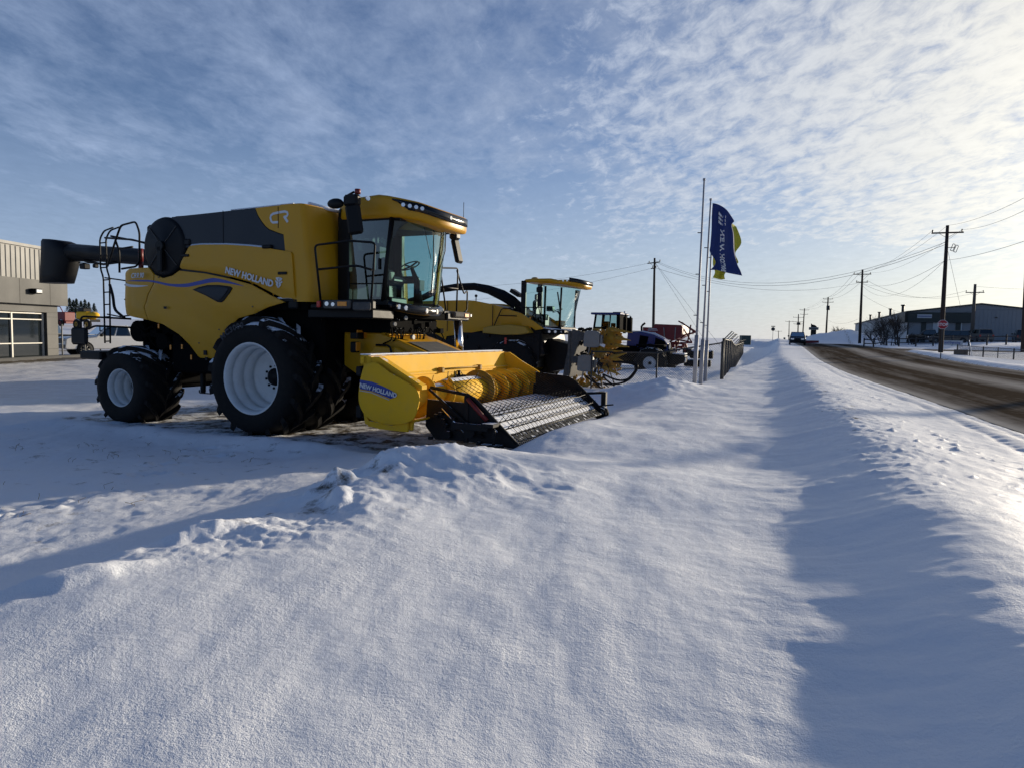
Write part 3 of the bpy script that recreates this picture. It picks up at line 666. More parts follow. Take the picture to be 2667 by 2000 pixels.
# engine deck
mb=MB(); mb.rbox(-4.1,-2.3,-1.2,1.5,2.3,2.83,.06); mb.rbox(-3.9,-3.3,-.9,-.4,2.83,3.05,.03); mb.rbox(-3.7,-3.4,-.3,.5,2.83,3.2,.04); mb.cyl((-3.55,-1.1,2.8),(-3.55,-1.1,3.15),.07,12); mb.build('engine_deck','black_snow',cmb)
mb=MB(); mb.cyl((-3.86,-1.12,3.0),(-3.86,-1.12,3.28),.05,14); mb.cyl((-3.86,-1.12,2.8),(-3.86,-1.12,3.02),.05,14); x=mb.build('extinguisher','dark_red',cmb)
# rails at back
def tubes(name,lst,r=.018,mt='black_paint',parent=cmb,n=6,rr=.08):
    mb=MB()
    for L_ in lst: mb.tube(rounded(L_,rr),r,n)
    return mb.build(name,mt,parent)
Y0=-1.2
tubes('rear_guard_rail',[[(-4.80,Y0,2.92),(-4.52,Y0,3.47),(-4.35,Y0,3.77),(-3.89,Y0,3.83),(-3.78,Y0,3.6),(-3.80,Y0,3.0),(-3.9,Y0,2.90),(-4.35,Y0,2.86)],[(-4.53,Y0,3.47),(-4.42,Y0,3.25),(-4.42,Y0,2.78)],[(-4.42,Y0,3.28),(-4.0,Y0,3.31)],[(-5.0,-1.1,3.55),(-4.0,Y0,3.46),(-3.3,Y0,3.30)],[(-4.42,.9,2.8),(-4.42,.9,3.5),(-3.5,.9,3.55)],[(-4.95,-1.0,3.6),(-4.95,.2,3.55),(-4.95,.2,2.7)]],.022)
mb=MB()
XL=-5.22
for dx in (0,.20):
    mb.tube(rounded([(XL+dx*.6,-1.0+dx*.2,1.26),(XL+dx,-1.0,2.70),(XL-.09+dx,-1.0,2.9),(XL-.09+dx,-1.0,3.55),(XL+dx+.05,-1.0,3.72),(XL+dx+.35,-1.0,3.78)],.08),.018,6)
for k in range(9):
    z=1.30+k*.27; mb.cyl((XL+.0 if z<2.8 else XL-.09,-1.0,z),(XL+(.12+.08*min(1,(z-1.26)/1.4)) if z<2.8 else XL+.11,-.98,z+.01),.014,6)
mb.tube([(XL+.05,-1.0,2.7),(-4.7,-1.0,2.65),(-4.3,-1.0,2.6)],.016,6); mb.tube([(XL+.1,-1.0,1.9),(-4.7,-1.0,1.85),(-4.2,-1.0,1.9)],.016,6)
mb.tube(rounded([(XL+.2,-1.0,2.55),(-4.85,-1.05,2.3),(-4.75,-1.1,2.0),(-4.3,-1.2,1.82)],.15),.03,6)
mb.build('rear_ladder','black_paint',cmb)
# tail end
mb=MB()
R1=[]
for (x,w,z0,z1) in ((-4.05,1.25,1.85,2.72),(-4.3,1.15,1.9,2.66),(-4.5,1.0,2.0,2.55),(-4.62,.8,2.15,2.4)):
    R1.append([(x,-w,z0+.1),(x,-w+.1,z0),(x,w-.1,z0),(x,w,z0+.1),(x,w,z1-.1),(x,w-.1,z1),(x,-w+.1,z1),(x,-w,z1-.1)])
mb.loft(R1); mb.build('rear_hood','yellow_paint',cmb)
# unloading auger and spout (folded back)
mb=MB(); YA=.5
mb.tube([(-.5,YA+.5,3.0),(-2.5,YA+.3,3.08),(-4.6,YA+.05,3.22),(-6.2,YA,3.36),(-7.5,YA,3.46),(-8.55,YA,3.52)],[.2]*5+[.23],14)
mb.tube([(-6.6,YA-.1,3.22),(-7.2,YA-.1,3.18),(-7.9,YA-.1,3.28)],.03,6); 
au=mb.build('unloading_auger','black_paint',cmb)
mb=MB()
rings=[]
for (xl,xr,z,w) in ((-9.50,-8.80,3.86,.26),(-9.54,-8.60,3.80,.30),(-9.57,-8.42,3.55,.31),(-9.60,-8.45,3.3,.31),(-9.64,-8.60,2.95,.30),(-9.68,-8.70,2.74,.29)):
    n_=18; rings.append([((xl+xr)/2+(xr-xl)/2*math.copysign(abs(math.cos(t))**.75,math.cos(t)),YA+w*math.copysign(abs(math.sin(t))**.75,math.sin(t)),z-(.03*math.cos(t) if z>3.7 else 0)) for t in [2*pi*k/n_ for k in range(n_)]])
mb.loft(rings); mb.build('spout','black_paint',au)
mb=MB(); mb.rbox(-8.1,-7.9,YA-.12,YA+.05,3.08,3.22,.02); mb.rbox(-7.6,-7.5,YA-.12,YA,3.1,3.2,.02); mb.cyl((-8.15,YA-.1,3.24),(-7.2,YA-.1,3.20),.012,6); mb.build('work_lamp','black_paint',au)
# rear mirror/light flag
mb=MB(); mb.rbox(-4.79,-4.29,-2.06,-1.98,1.25,1.60,.05); mb.build('rear_marker_panel','black_paint',cmb)
tubes('marker_bracket',[[(-4.55,-1.98,1.55),(-4.55,-1.98,1.83),(-3.95,-1.3,1.80)],[(-4.3,-1.98,1.58),(-4.25,-1.9,1.64),(-3.9,-1.3,1.62)]],.02)
# chassis, underside
mb=MB(); mb.rbox(-3.9,-2.6,-1.1,1.1,.95,2.1,.05); mb.rbox(-2.8,1.05,-1.25,1.25,.85,2.6,.05); mb.rbox(-1.6,.9,-1.5,1.5,2.0,2.6,.03); mb.rbox(-2.6,-1.4,-1.45,-1.2,.75,1.35,.04); mb.rbox(-.35,.35,-1.2,1.2,.45,1.0,.05); mb.cyl((0,-1.25,.76),(0,1.25,.76),.16,14); mb.cyl((-3.47,-1.6,.45),(-3.47,1.6,.45),.12,12)
mb.rbox(-3.7,-3.2,-1.0,1.0,.45,1.0,.04)
for k in range(26):
    x=random.uniform(-3.9,-1.8); z=random.uniform(1.0,1.75); y=-1.25-random.uniform(0,.12); s=random.uniform(.04,.16); mb.rbox(x,x+s*1.6,y,y+.2,z,z+s,.01)
for k in range(14):
    x=random.uniform(-3.9,-1.9); z=random.uniform(1.1,1.7); mb.tube(rounded([(x,-1.3,z),(x+random.uniform(.2,.5),-1.36,z+random.uniform(-.2,.2)),(x+random.uniform(.3,.8),-1.25,z+random.uniform(-.4,.2))],.1),.014,5)
mb.cyl((-3.75,-1.32,1.55),(-3.75,-1.18,1.55),.22,18); mb.cyl((-3.0,-1.35,1.35),(-3.0,-1.2,1.35),.17,18)
mb.build('chassis','matte_black',cmb)
mb=MB()
for x,z in ((-2.62,1.2),(-2.3,1.22),(-2.95,1.62),(-2.05,1.02)): mb.box(x,x+.035,-1.47,-1.455,z,z+.09)
mb.build('warning_sticker','amber',cmb)
mb=MB(); mb.box(-1.66,-1.58,-1.50,-1.485,1.12,1.21); mb.box(-1.62,-1.56,-1.50,-1.485,1.02,1.08); mb.box(-2.55,-2.47,-1.652,-1.645,2.0,2.05); mb.build('warning_sticker','black_paint',cmb)
mb=MB()
for x,z in ((-3.95,2.2),(-3.95,2.5),(-2.7,2.62),(-.25,2.05),(-1.2,1.62),(-1.75,1.35)): mb.cyl((x,yside(x,z)-.012,z),(x,yside(x,z)+.01,z),.014,8)
mb.build('bolt','grey_metal',cmb)
mb=MB(); mb.rbox(-2.05,-1.85,-1.66,-1.62,3.0,3.05,.008); mb.rbox(.36,.56,-1.66,-1.625,2.62,2.67,.008); mb.build('panel_handle','black_paint',cmb)
mb=MB(); mb.rbox(-4.75,-4.1,-1.9,-1.0,.95,1.12,.03,) ; mb.build('rear_mudguard','black_paint',cmb)
mb=MB(); mb.rbox(-2.0,-1.92,-1.3,-1.2,.35,.85,.02); mb.tube(rounded([(-1.95,-1.35,.42),(-1.95,-1.35,.36),(-1.65,-1.35,.36),(-1.65,-1.35,.42)],.03),.012,6); mb.build('step','black_paint',cmb)
# front fender with snow
mb=MB(); A0=[(-.23+.0,1.94),(-.05,2.05),(.12,2.13),(.3,2.19),(.55,2.2),(.75,2.18)]
mb.loft([[(x,-1.60,z),(x,-1.60,z-.05),(x,-1.0,z-.05),(x,-1.0,z)] for x,z in A0],True,False); mb.build('front_fender','black_paint',cmb)
mb=MB(); mb.loft([[(x,-1.59,z+.002),(x,-1.57,z+.035),(x,-1.2,z+.04),(x,-1.2,z+.002)] for x,z in A0],True,True); mb.build('snow_strip','snow_cap',cmb)
# wheels
for sd_ in (-1,1):
    for cy,dp,inner in ((1.60,.62,False),(.80,.2,True)):
        wh=wheel(cmb,(0,sd_*cy,.76),1.11,.70,.64,out=sd_,nl=15,lug=.10,depth=dp if not inner else .25,lw=.10,seed=.1+(.09 if inner else 0),rimmat='rim_white' if not inner else 'black_paint',name='front_wheel')
        wh['label']=('outer' if not inner else 'inner')+' front drive wheel with chevron tread'
    wh=wheel(cmb,(-3.47,sd_*1.50,.42),.84,.86,.375,out=sd_,nl=13,lug=.085,depth=.5,lw=.085,name='rear_wheel')
# tyre lettering
def warp(p):
    R_=.97; a=rad(133)-p.x/R_*1.0; r_=R_-.06+p.y; return Vector((r_*math.cos(a),r_*math.sin(a),p.z))
M=Matrix.Translation((0,-2.0,.76))@Matrix.Rotation(pi/2,4,'X')
mat('tyre_letter',(.035,.035,.04),.7)
text_mb('MC3000',.14,M,bold=.006,parent=cmb,name='tyre_lettering',mt='tyre_letter',warp=warp,sx=1.1,spacing=1.2)
# ---- cab
GX,GW=2.16,.88
cabz0,cabz1=2.16,3.66
mb=MB()
# frame: rear posts, A posts, sills
mb.rbox(1.12,1.36,-.93,-.80,2.15,3.72,.02); mb.rbox(1.12,1.36,.80,.93,2.15,3.72,.02); mb.box(1.10,1.16,-.9,.9,2.15,3.72)
for s in (-1,1):
    mb.tube([(2.10,s*.90,2.18),(2.18,s*.905,2.9),(2.28,s*.90,3.66)],[.045,.04,.045],6)
mb.rbox(1.1,2.2,-.93,-.86,2.10,2.22,.02); mb.rbox(1.1,2.2,.86,.93,2.10,2.22,.02); mb.rbox(1.1,2.45,-.9,.9,3.60,3.70,.02)
mb.rbox(1.1,2.35,-.86,.86,2.06,2.14,.02)
cabf=mb.build('cab_frame','black_paint',cmb)
def wind(t,z):
    """windscreen point, t in -1..1"""
    f=(z-cabz0)/(cabz1-cabz0); a=t*1.15; x=2.12+.14*f+(.40+.04*f)*((math.cos(a)-math.cos(1.15))/(1-math.cos(1.15))); y=(.86+.02*f)*math.sin(a)/math.sin(1.15)
    return (x,y,z-.10*((math.cos(a)-.4)/.6)*(1-f)*1.0)
mb=MB(); mb.loft([[wind(-1+k/12,2.16+j*.19) for k in range(25)] for j in range(9)],False,True,False); mb.build('windscreen','cab_glass',cabf)
mb=MB(); mb.add([(1.34,-.895,2.22),(2.10,-.895,2.22),(2.26,-.895,3.62),(1.34,-.895,3.62)],[(0,1,2,3)]); mb.build('side_window','side_glass',cabf)
mb=MB(); mb.add([(1.34,.895,2.22),(2.10,.895,2.22),(2.26,.895,3.62),(1.34,.895,3.62)],[(0,1,2,3)]); mb.build('side_window','cab_glass',cabf)
mb=MB(); mb.tube([(1.9,-.87,2.2),(1.95,-.87,2.9),(1.9,-.87,3.6)],.02,6); mb.tube([(1.40,-.905,2.5),(2.08,-.905,2.5)],.012,6); mb.rbox(2.0,2.04,-.93,-.90,2.75,2.95,.01); mb.build('door_frame','black_paint',cabf)
# interior
mb=MB(); mb.rbox(1.30,1.85,-.28,.28,2.14,2.30,.03); mb.rbox(1.35,1.85,-.27,.27,2.55,2.70,.06); mb.rbox(1.25,1.42,-.26,.26,2.65,3.20,.06); mb.rbox(1.24,1.36,-.15,.15,3.2,3.42,.05); mb.rbox(1.5,1.7,-.15,.15,2.28,2.56,.03)
mb.rbox(1.45,2.0,.34,.52,2.60,2.74,.04); mb.build('seat','dark_panel',cabf)
mb=MB(); mb.rbox(1.35,2.0,-.62,-.36,2.55,2.78,.04); mb.rbox(1.85,1.9,-.75,-.45,2.95,3.2,.02); mb.rbox(1.80,1.95,-.62,-.5,2.7,3.0,.02); mb.rbox(1.75,1.80,-.82,-.60,3.25,3.42,.01); mb.build('console','dark_panel',cabf)
mb=MB(); mb.tube([(2.28,0,2.1),(2.24,0,2.6),(2.12,0,2.86)],[.10,.06,.035],8); mb.lathe([(.17,0),(.19,.012),(.205,0),(.19,-.012),(.17,0)],(0,0,0),'z',22)
Mx=Matrix.Translation((2.08,0,2.90))@Matrix.Rotation(rad(-24),4,'Y')
for i in range(3*8*2+6,len(mb.v)): pass
o_=len(mb.v)-5*22
for i in range(o_,len(mb.v)): mb.v[i]=tuple(Mx@Vector(mb.v[i]))
mb.tube([tuple(Mx@Vector((-.19,0,0))),tuple(Mx@Vector((0,0,-.02))),tuple(Mx@Vector((.19,0,0)))],.016,6); mb.tube([tuple(Mx@Vector((0,-.19,0))),tuple(Mx@Vector((0,0,-.02))),tuple(Mx@Vector((0,.19,0)))],.016,6)
mb.build('steering_wheel','black_paint',cabf)
mb=MB(); mb.rbox(2.36,2.37,-.1,.06,2.42,2.62,.002); mb.build('paper_tag','white_decal',cabf)
mb=MB(); mb.rbox(1.17,1.2,-.5,.5,2.7,3.5,.01); mb.build('rear_window','side_glass',cabf)
# wipers
mb=MB(); mb.tube([(2.64,.30,3.60),(2.66,.22,3.2),(2.63,.05,2.75)],.010,5); mb.tube([(2.66,.34,3.62),(2.68,.30,3.2),(2.64,.12,2.78)],.008,5); mb.tube([(2.66,-.12,3.58),(2.66,-.10,3.0),(2.6,-.08,2.35)],.010,5); mb.tube([(2.6,-.35,3.55),(2.64,-.16,3.0)],.007,5); mb.build('wiper','black_paint',cabf)
# lower apron with lamps
mb=MB()
def ap(t,z,o=0): 
    p=wind(t,2.16); k=(1+.10*(1-abs(t))); return (p[0]*1.0+.05+o,p[1]*1.03,z-.10*(1-abs(t)**2)*.9)
mb.loft([[ap(-1.05+k*.105,2.21,-.03) for k in range(21)],[ap(-1.05+k*.105,2.19,.02) for k in range(21)],[ap(-1.05+k*.105,2.12,.05) for k in range(21)],[ap(-1.05+k*.105,2.05,.0) for k in range(21)],[ap(-1.05+k*.105,2.03,-.25) for k in range(21)]],False,True,False)
apo=mb.build('cab_apron','gloss_black',cmb,solid=.01)
mb=MB(); mc=MB()
for t in (-.80,-.66,-.2,.12,.75):
    p=ap(t,2.125,.055); lamp(mb,p,.034,(1,.5*t,0)); lamp(mc,Vector(p)-Vector((.006,0,0)),.043,(1,.5*t,0))
mb.build('headlamp','lamp_lens',apo); mc.build('lamp_bezel','chrome',apo)
# roof
def rp(t,sx,z):
    c,s=math.cos(t),math.sin(t); e=2/2.7 if c>0 else 2/7
    ax=1.06 if c>0 else .98
    x=2.02+ax*sx*math.copysign(abs(c)**e,c); y=.99*sx*math.copysign(abs(s)**e,s); return x,y
def ztop(x): return float(np.interp(x,[1.0,1.3,1.75,2.1,2.8,3.1],[3.90,4.0,4.08,4.06,3.92,3.82]))
def zbot(x): return float(np.interp(x,[1.0,2.0,2.4,2.8,3.1],[3.66,3.66,3.66,3.60,3.50]))
T=[2*pi*k/64 for k in range(64)]
rings=[]
for sx,f in ((.80,-.02),(.93,-.03),(.985,.02),(1.0,.18),(1.0,.80),(.985,.92),(.94,.99),(.7,1.04),(.3,1.08)):
    r_=[]
    for t in T:
        x,y=rp(t,sx,0); x1,y1=rp(t,1,0); r_.append((x,y,zbot(x1)+(ztop(x1)-zbot(x1))*f))
    rings.append(r_)
mb=MB(); mb.loft(rings,True,True,True); roof=mb.build('cab_roof','yellow_paint',cmb)
# roof: black lamp band
def band3(t0,t1,f0,f1,name,mt,off=.012,n=28,par=roof,taper=False):
    mb=MB(); r0=[];r1=[]
    for k in range(n+1):
        t=t0+(t1-t0)*k/n; x,y=rp(t,1+off,0); x1,y1=rp(t,1,0); a,b=zbot(x1),ztop(x1); g=1
        if taper: e=min(k,n-k)/3; g=min(1,e)
        fm=f1; r0.append((x,y,a+(b-a)*(fm-(fm-f0)*max(.15,g)))); r1.append((x,y,a+(b-a)*fm))
    mb.loft([r0,r1],False,True,False); return mb.build(name,mt,par,solid=.015)
band3(rad(-79),rad(79),.40,.86,'lamp_band','gloss_black',taper=True)
band3(rad(-152),rad(-118),.14,.62,'roof_grille','black_paint',taper=True)
mb=MB(); mc=MB()
for t in (-68,-61,-54,-47,-8,47,54,61,68):
    t=rad(t); x,y=rp(t,1.022,0); x1,_=rp(t,1,0); z=zbot(x1)+.63*(ztop(x1)-zbot(x1)); n_=(math.cos(t)*.9+.1,math.sin(t),0); lamp(mb,(x,y,z),.034,n_)
for t in (-97,):
    t=rad(t); x,y=rp(t,1.02,0); z=3.80; lamp(mb,(x,y,z),.04,(0,-1,0)); lamp(mc,(x,y+.002,z),.09,(0,-1,0))
x,y=rp(rad(8),1.0,0); mb.build('work_lamp','lamp_lens',roof); mc.build('lamp_housing','black_paint',roof)
mb=MB(); mb.cyl((2.9,.6,3.85),(2.9,.6,4.15),.006,5); mb.build('aerial','black_paint',roof)
# mirrors and beacon
mb=MB(); mb.tube([(1.35,-.99,3.9),(1.6,-1.25,4.02),(1.9,-1.5,4.0)],.022,6); mb.tube([(1.4,-1.0,3.8),(1.7,-1.3,3.93),(1.9,-1.5,3.92)],.015,6); mb.rbox(1.72,2.02,-1.58,-1.42,3.76,3.96,.04); mb.tube([(1.9,-1.5,3.8),(2.0,-1.45,3.7)],.02,6); mo=mb.build('mirror_arm','black_paint',cmb)
mb=MB(); Mr=Matrix.Translation((1.93,-1.52,3.55))@Matrix.Rotation(rad(-10),4,'Y')@Matrix.Rotation(rad(20),4,'Z'); mb.M=Mr; mb.rbox(-.13,.13,-.05,.05,-.27,.25,.04); mb.M=Matrix.Identity(4); mb.sph((1.52,-1.5,3.83),(.17,.08,.09)); mb.build('mirror','black_paint',mo)
mb=MB(); mb.cyl((1.97,-1.48,3.97),(1.97,-1.48,4.05),.05,12); mb.build('beacon','dark_red',mo)
mb=MB(); lamp(mb,(2.14,-1.42,3.90),.04,(1,-.4,0)); mb.build('work_lamp','lamp_lens',mo)
mb=MB(); mb.tube([(2.15,.95,3.6),(2.2,1.2,3.68),(2.22,1.5,3.68)],.018,6); mb.rbox(2.12,2.3,1.4,1.62,3.58,3.74,.04); mo=mb.build('mirror_arm','black_paint',cmb)
mb=MB(); mb.M=Matrix.Translation((2.2,1.62,3.38))@Matrix.Rotation(rad(-14),4,'Y'); mb.rbox(-.05,.05,-.12,.12,-.28,.24,.035); mb.build('mirror','black_paint',mo)
mb=MB(); mb.sph((2.25,1.62,3.74),(.03,.035,.03)); mb.build('lamp','red_lens',mo)
# platform near side with rails and lamp cluster
mb=MB(); mb.rbox(1.06,2.05,-1.62,-.9,2.02,2.10,.02); mb.rbox(1.26,2.42,-1.68,-1.55,2.00,2.17,.03); mb.rbox(.9,2.3,-1.5,-.85,1.86,2.02,.02); pf=mb.build('access_platform','black_paint',cmb)
mb=MB(); mb.rbox(1.42,2.0,-1.72,-1.66,2.02,2.16,.02); mb.rbox(2.04,2.40,-1.72,-1.66,1.99,2.13,.02); mb.build('lamp_cluster','grey_metal',pf)
mb=MB(); mb.rbox(1.74,1.93,-1.735,-1.715,2.06,2.135,.005); mb.build('indicator','amber',pf)
mb=MB(); mb.rbox(1.29,1.36,-1.73,-1.68,2.04,2.15,.01); mb.build('rear_light','red_lens',pf)
mb=MB(); lamp(mb,(1.52,-1.735,2.10),.038,(.1,-1,0)); lamp(mb,(1.65,-1.735,2.09),.034,(.1,-1,0)); mb.build('headlamp','lamp_lens',pf)
tubes('handrail',[[(1.28,-1.6,2.16),(1.15,-1.6,3.12),(1.9,-1.6,3.17),(2.42,-1.6,3.12),(2.34,-1.6,2.12)],[(1.22,-1.6,2.70),(2.05,-1.6,2.75),(2.36,-1.6,2.67)]],.02,parent=cmb)
tubes('handrail',[[(2.0,1.55,2.1),(1.92,1.42,3.0),(2.0,2.05,3.05),(2.05,1.92,2.1)],[(1.97,1.48,2.6),(2.03,2.0,2.6)],[(2.0,2.0,3.0),(2.05,2.25,2.5),(2.0,2.5,2.6),(2.0,2.5,2.15),(2.0,2.35,2.1)]],.018,parent=cmb)
mb=MB(); mb.rbox(1.3,2.3,.95,2.0,2.0,2.09,.02); mb.rbox(2.0,2.35,1.0,1.95,1.9,2.06,.03); pf2=mb.build('access_platform','black_paint',cmb)
mb=MB(); mb.rbox(2.05,2.42,1.2,1.9,1.96,2.08,.03); mb.build('lamp_cluster','grey_metal',pf2)
mb=MB(); mb.rbox(2.425,2.435,1.6,1.78,1.98,2.05,.003); mb.build('indicator','amber',pf2)
mb=MB(); lamp(mb,(2.44,1.86,2.02),.03,(1,0,0)); mb.build('headlamp','lamp_lens',pf2)
# bits below the cab
mb=MB(); mb.rbox(1.0,2.2,-.85,.85,1.62,1.9,.03); mb.rbox(1.9,2.35,-.7,.9,1.90,2.02,.02)
for k in range(30):
    x=random.uniform(1.3,2.3); y=random.uniform(-.95,.9); z=random.uniform(1.55,1.92); s=random.uniform(.03,.1); mb.rbox(x,x+s,y,y+s*1.4,z,z+s,.006)
for k in range(14):
    y=random.uniform(-.9,.8); mb.tube(rounded([(1.6,y,1.9),(2.2,y+.1,1.75),(2.3,y+random.uniform(-.2,.3),1.5),(1.9,y+.2,1.4)],.1),.013,5)
mb.build('undercab_frame','matte_black',cmb)
mb=MB(); lamp(mb,(2.36,-.55,1.90),.04,(1,-.3,0)); lamp(mb,(2.36,-.9,1.78),.035,(1,-.3,0)); lamp(mb,(2.4,-.35,1.55),.045,(1,0,0),.06)
for k in range(16):
    p=(random.uniform(2.2,2.4),random.uniform(-.9,.6),random.uniform(1.6,1.9)); mb.sph(p,.010,6,4)
mb.build('fittings','galv',cmb)
# feeder house
mb=MB()
fp=[(1.1,1.62),(1.9,1.62),(2.3,1.50),(2.98,1.26),(2.98,.45),(2.2,.40),(1.1,1.0)]
mb.prism(fp,-.72,.72); fh=mb.build('feeder_house','yellow_paint',cmb,bevel=.02)
mb=MB(); mb.rbox(1.5,2.0,-.70,.3,1.64,1.70,.01); mb.box(1.9,2.02,-.7,.5,1.60,1.63); mb.box(2.05,2.10,-.7,.6,1.585,1.60); mb.build('feeder_cover','header_yellow',fh)
mb=MB(); mb.add([(2.45,-.6,1.467),(2.95,-.6,1.288),(2.95,.5,1.288),(2.45,.4,1.467)],[(0,1,2,3)]); mb.build('dust_patch','grey_metal',fh)
mb=MB(); mb.rbox(1.45,1.62,-1.0,-.8,1.50,1.62,.01); mb.rbox(1.46,1.58,-1.02,-.86,1.25,1.45,.02); fb=mb.build('signal_bracket','black_paint',cmb)
mb=MB(); mb.rbox(1.60,1.61,-1.0,-.72,1.52,1.66,.002); mb.build('reflector','amber',fb)
mb=MB(); mb.rbox(1.585,1.60,-1.01,-.88,1.28,1.44,.004); mb.build('indicator','amber',fb)
mb=MB(); mb.prism([(1.55,.55),(2.9,.45),(2.9,1.1),(2.35,1.36),(1.9,1.38),(1.75,1.2)],-.86,-.74); mb.build('drive_cover','yellow_paint',fh,bevel=.02)
mb=MB(); mb.tube(rounded([(1.95,-.9,1.40),(2.25,-.9,1.40),(2.32,-.9,1.1),(2.30,-.9,.9)],.08),.02,6); mb.build('hose','black_paint',fh)
mb=MB(); mb.rbox(2.0,2.2,-.875,-.86,1.15,1.22,.004); mb.build('recess','black_paint',fh)
mb=MB(); mb.cyl((2.25,1.62,1.9),(2.32,1.62,1.0),.09,14); mb.cyl((2.2,1.55,2.0),(2.25,1.62,1.86),.06,8); mb.build('exhaust_cylinder','chrome',cmb)
# ------------------------------------------------------------------ PICKUP HEADER (front attachment)
hd=empty('pickup_header',(HO.x,HO.y,0),hrot,'yellow pickup header with auger and black windguard tines in front of the combine','header')
def slab(mb,pts,y0,y1,t=.03):
    """bent sheet following (x,z) points"""
    n=len(pts); off=[]
    for i,p in enumerate(pts):
        a=pts[max(0,i-1)]; b=pts[min(n-1,i+1)]; tx,tz=b[0]-a[0],b[1]-a[1]; l=math.hypot(tx,tz); off.append((p[0]+tz/l*t,p[1]-tx/l*t))
    mb.prism(list(pts)+off[::-1],y0,y1)
NY,FY=-2.50,2.38
mb=MB(); slab(mb,[(2.86,1.25),(2.98,1.25),(3.03,.98),(3.06,.95),(3.06,.40),(3.15,.26),(3.45,.22),(3.75,.30),(3.8,.33)],NY,FY,-.02)
mb.rbox(2.78,2.94,NY,FY,1.13,1.275,.02); mb.box(3.05,3.10,NY,FY,.93,.96)
tr=mb.build('auger_trough','header_yellow',hd)
mb=MB(); mb.rbox(2.77,2.97,NY+.02,FY-.02,1.277,1.295,.008); mb.build('snow_strip','snow_cap',hd)
mb=MB(); mb.rbox(2.7,2.82,NY,FY,.3,.5,.02); mb.rbox(2.7,2.82,NY,FY,.95,1.1,.02)
for y in (-2.3,-1.2,1.2,2.2): mb.rbox(2.72,2.82,y-.05,y+.05,.4,1.1,.01)
mb.build('back_frame','black_paint',hd)
# end plates
mb=MB(); mb.prism([(2.86,1.25),(3.12,1.25),(3.40,1.08),(3.78,.88),(3.84,.84),(3.84,.62),(3.76,.45),(3.74,.22),(3.0,.20),(2.84,.5)],FY,FY+.04); mb.build('end_plate','header_yellow',hd)
mb=MB(); mb.prism([(2.86,1.25),(3.12,1.25),(3.84,.86),(3.84,.55),(3.76,.42),(3.74,.18),(2.95,.18),(2.84,.5)],NY+.0,NY+.05); mb.prism([(3.05,1.26),(3.15,1.26),(3.92,.86),(3.92,.80),(3.8,.78)],NY-.02,NY+.12); mb.build('end_plate','header_yellow',hd)
epoly=smooth_poly([(2.93,1.12),(3.04,1.17),(3.17,1.165),(3.42,1.035),(3.68,.92),(3.86,.82),(3.92,.70),(3.90,.55),(3.84,.40),(3.72,.31),(3.42,.255),(3.12,.29),(2.94,.39),(2.83,.58),(2.84,.80),(2.89,1.0)],4)
def yend(x,z):
    d=min(1,max(0,1-((x-3.38)/.62)**4-((z-.7)/.52)**4)); return NY-.03-.09*d**.5
ec=panel('end_cover',epoly,'header_yellow',hd,yend,th=.03,cell=.06)
mb=MB(); mb.prism([(2.90,.42),(3.0,.28),(3.42,.24),(3.70,.30),(3.70,.16),(3.2,.165),(2.93,.23)],NY-.06,NY-.02); mb.cyl((3.78,NY-.11,.43),(3.78,NY-.06,.43),.025,10); mb.build('lower_skirt','header_yellow',hd)
dp=[(2.862,.905),(2.862,.765),(3.1,.745),(3.44,.65),(3.52,.675),(3.56,.72),(3.45,.775),(3.3,.83),(3.1,.885)]
panel('decal',dp,'blue_decal',hd,lambda x,z:yend(x,z)-.008,th=.004,cell=.06)
mb=MB(); mb.tube([(2.87,yend(2.9,.745)-.012,.742),(3.1,yend(3.1,.72)-.012,.725),(3.42,yend(3.4,.63)-.012,.63)],.006,5); mb.build('decal_line','white_decal',hd)
text_mb('NEW HOLLAND',.095,frame(Vector((2.885,NY-.145,.80)),(1,0,-.19),(.19,0,1)),bold=.003,parent=hd,name='brand_lettering',sx=.98)
# auger
mb=MB(); AX,AZ=3.38,.60
mb.lathe([(.17,NY+.06),(.17,-1.0),(.23,-.98),(.23,.42),(.17,.44),(.17,FY-.02)],(AX,0,AZ),'y',30); aug=mb.build('auger_drum','header_yellow',hd)
def flight(y0,y1,turns,hand,R_=.33,ph=0):
    mb=MB(); n=int(40*turns); r0=[];r1=[]
    for k in range(n+1):
        a=ph+hand*2*pi*turns*k/n; y=y0+(y1-y0)*k/n; r0.append((AX+.165*math.cos(a),y,AZ+.165*math.sin(a))); r1.append((AX+R_*math.cos(a),y+.0,AZ+R_*math.sin(a)))
    mb.loft([r0,r1],False,True,False); return mb.build('auger_flight','header_yellow',aug,solid=.012)
flight(NY+.2,-1.0,2.1,1,ph=.5); flight(.40,FY-.1,3.6,-1,ph=2.0)
mb=MB(); mb.lathe([(.20,.36),(.36,.365),(.36,.39),(.20,.395)],(AX,0,AZ),'y',30); mb.build('auger_ring','worn_yellow',aug)
mb=MB()
for k in range(16):
    a=k*1.1+.4; y=-.9+k*.075; mb.cyl((AX+.22*math.cos(a),y,AZ+.22*math.sin(a)),(AX+.38*math.cos(a),y,AZ+.38*math.sin(a)),.008,5)
mb.build('retracting_finger','black_paint',aug)
mb=MB(); 
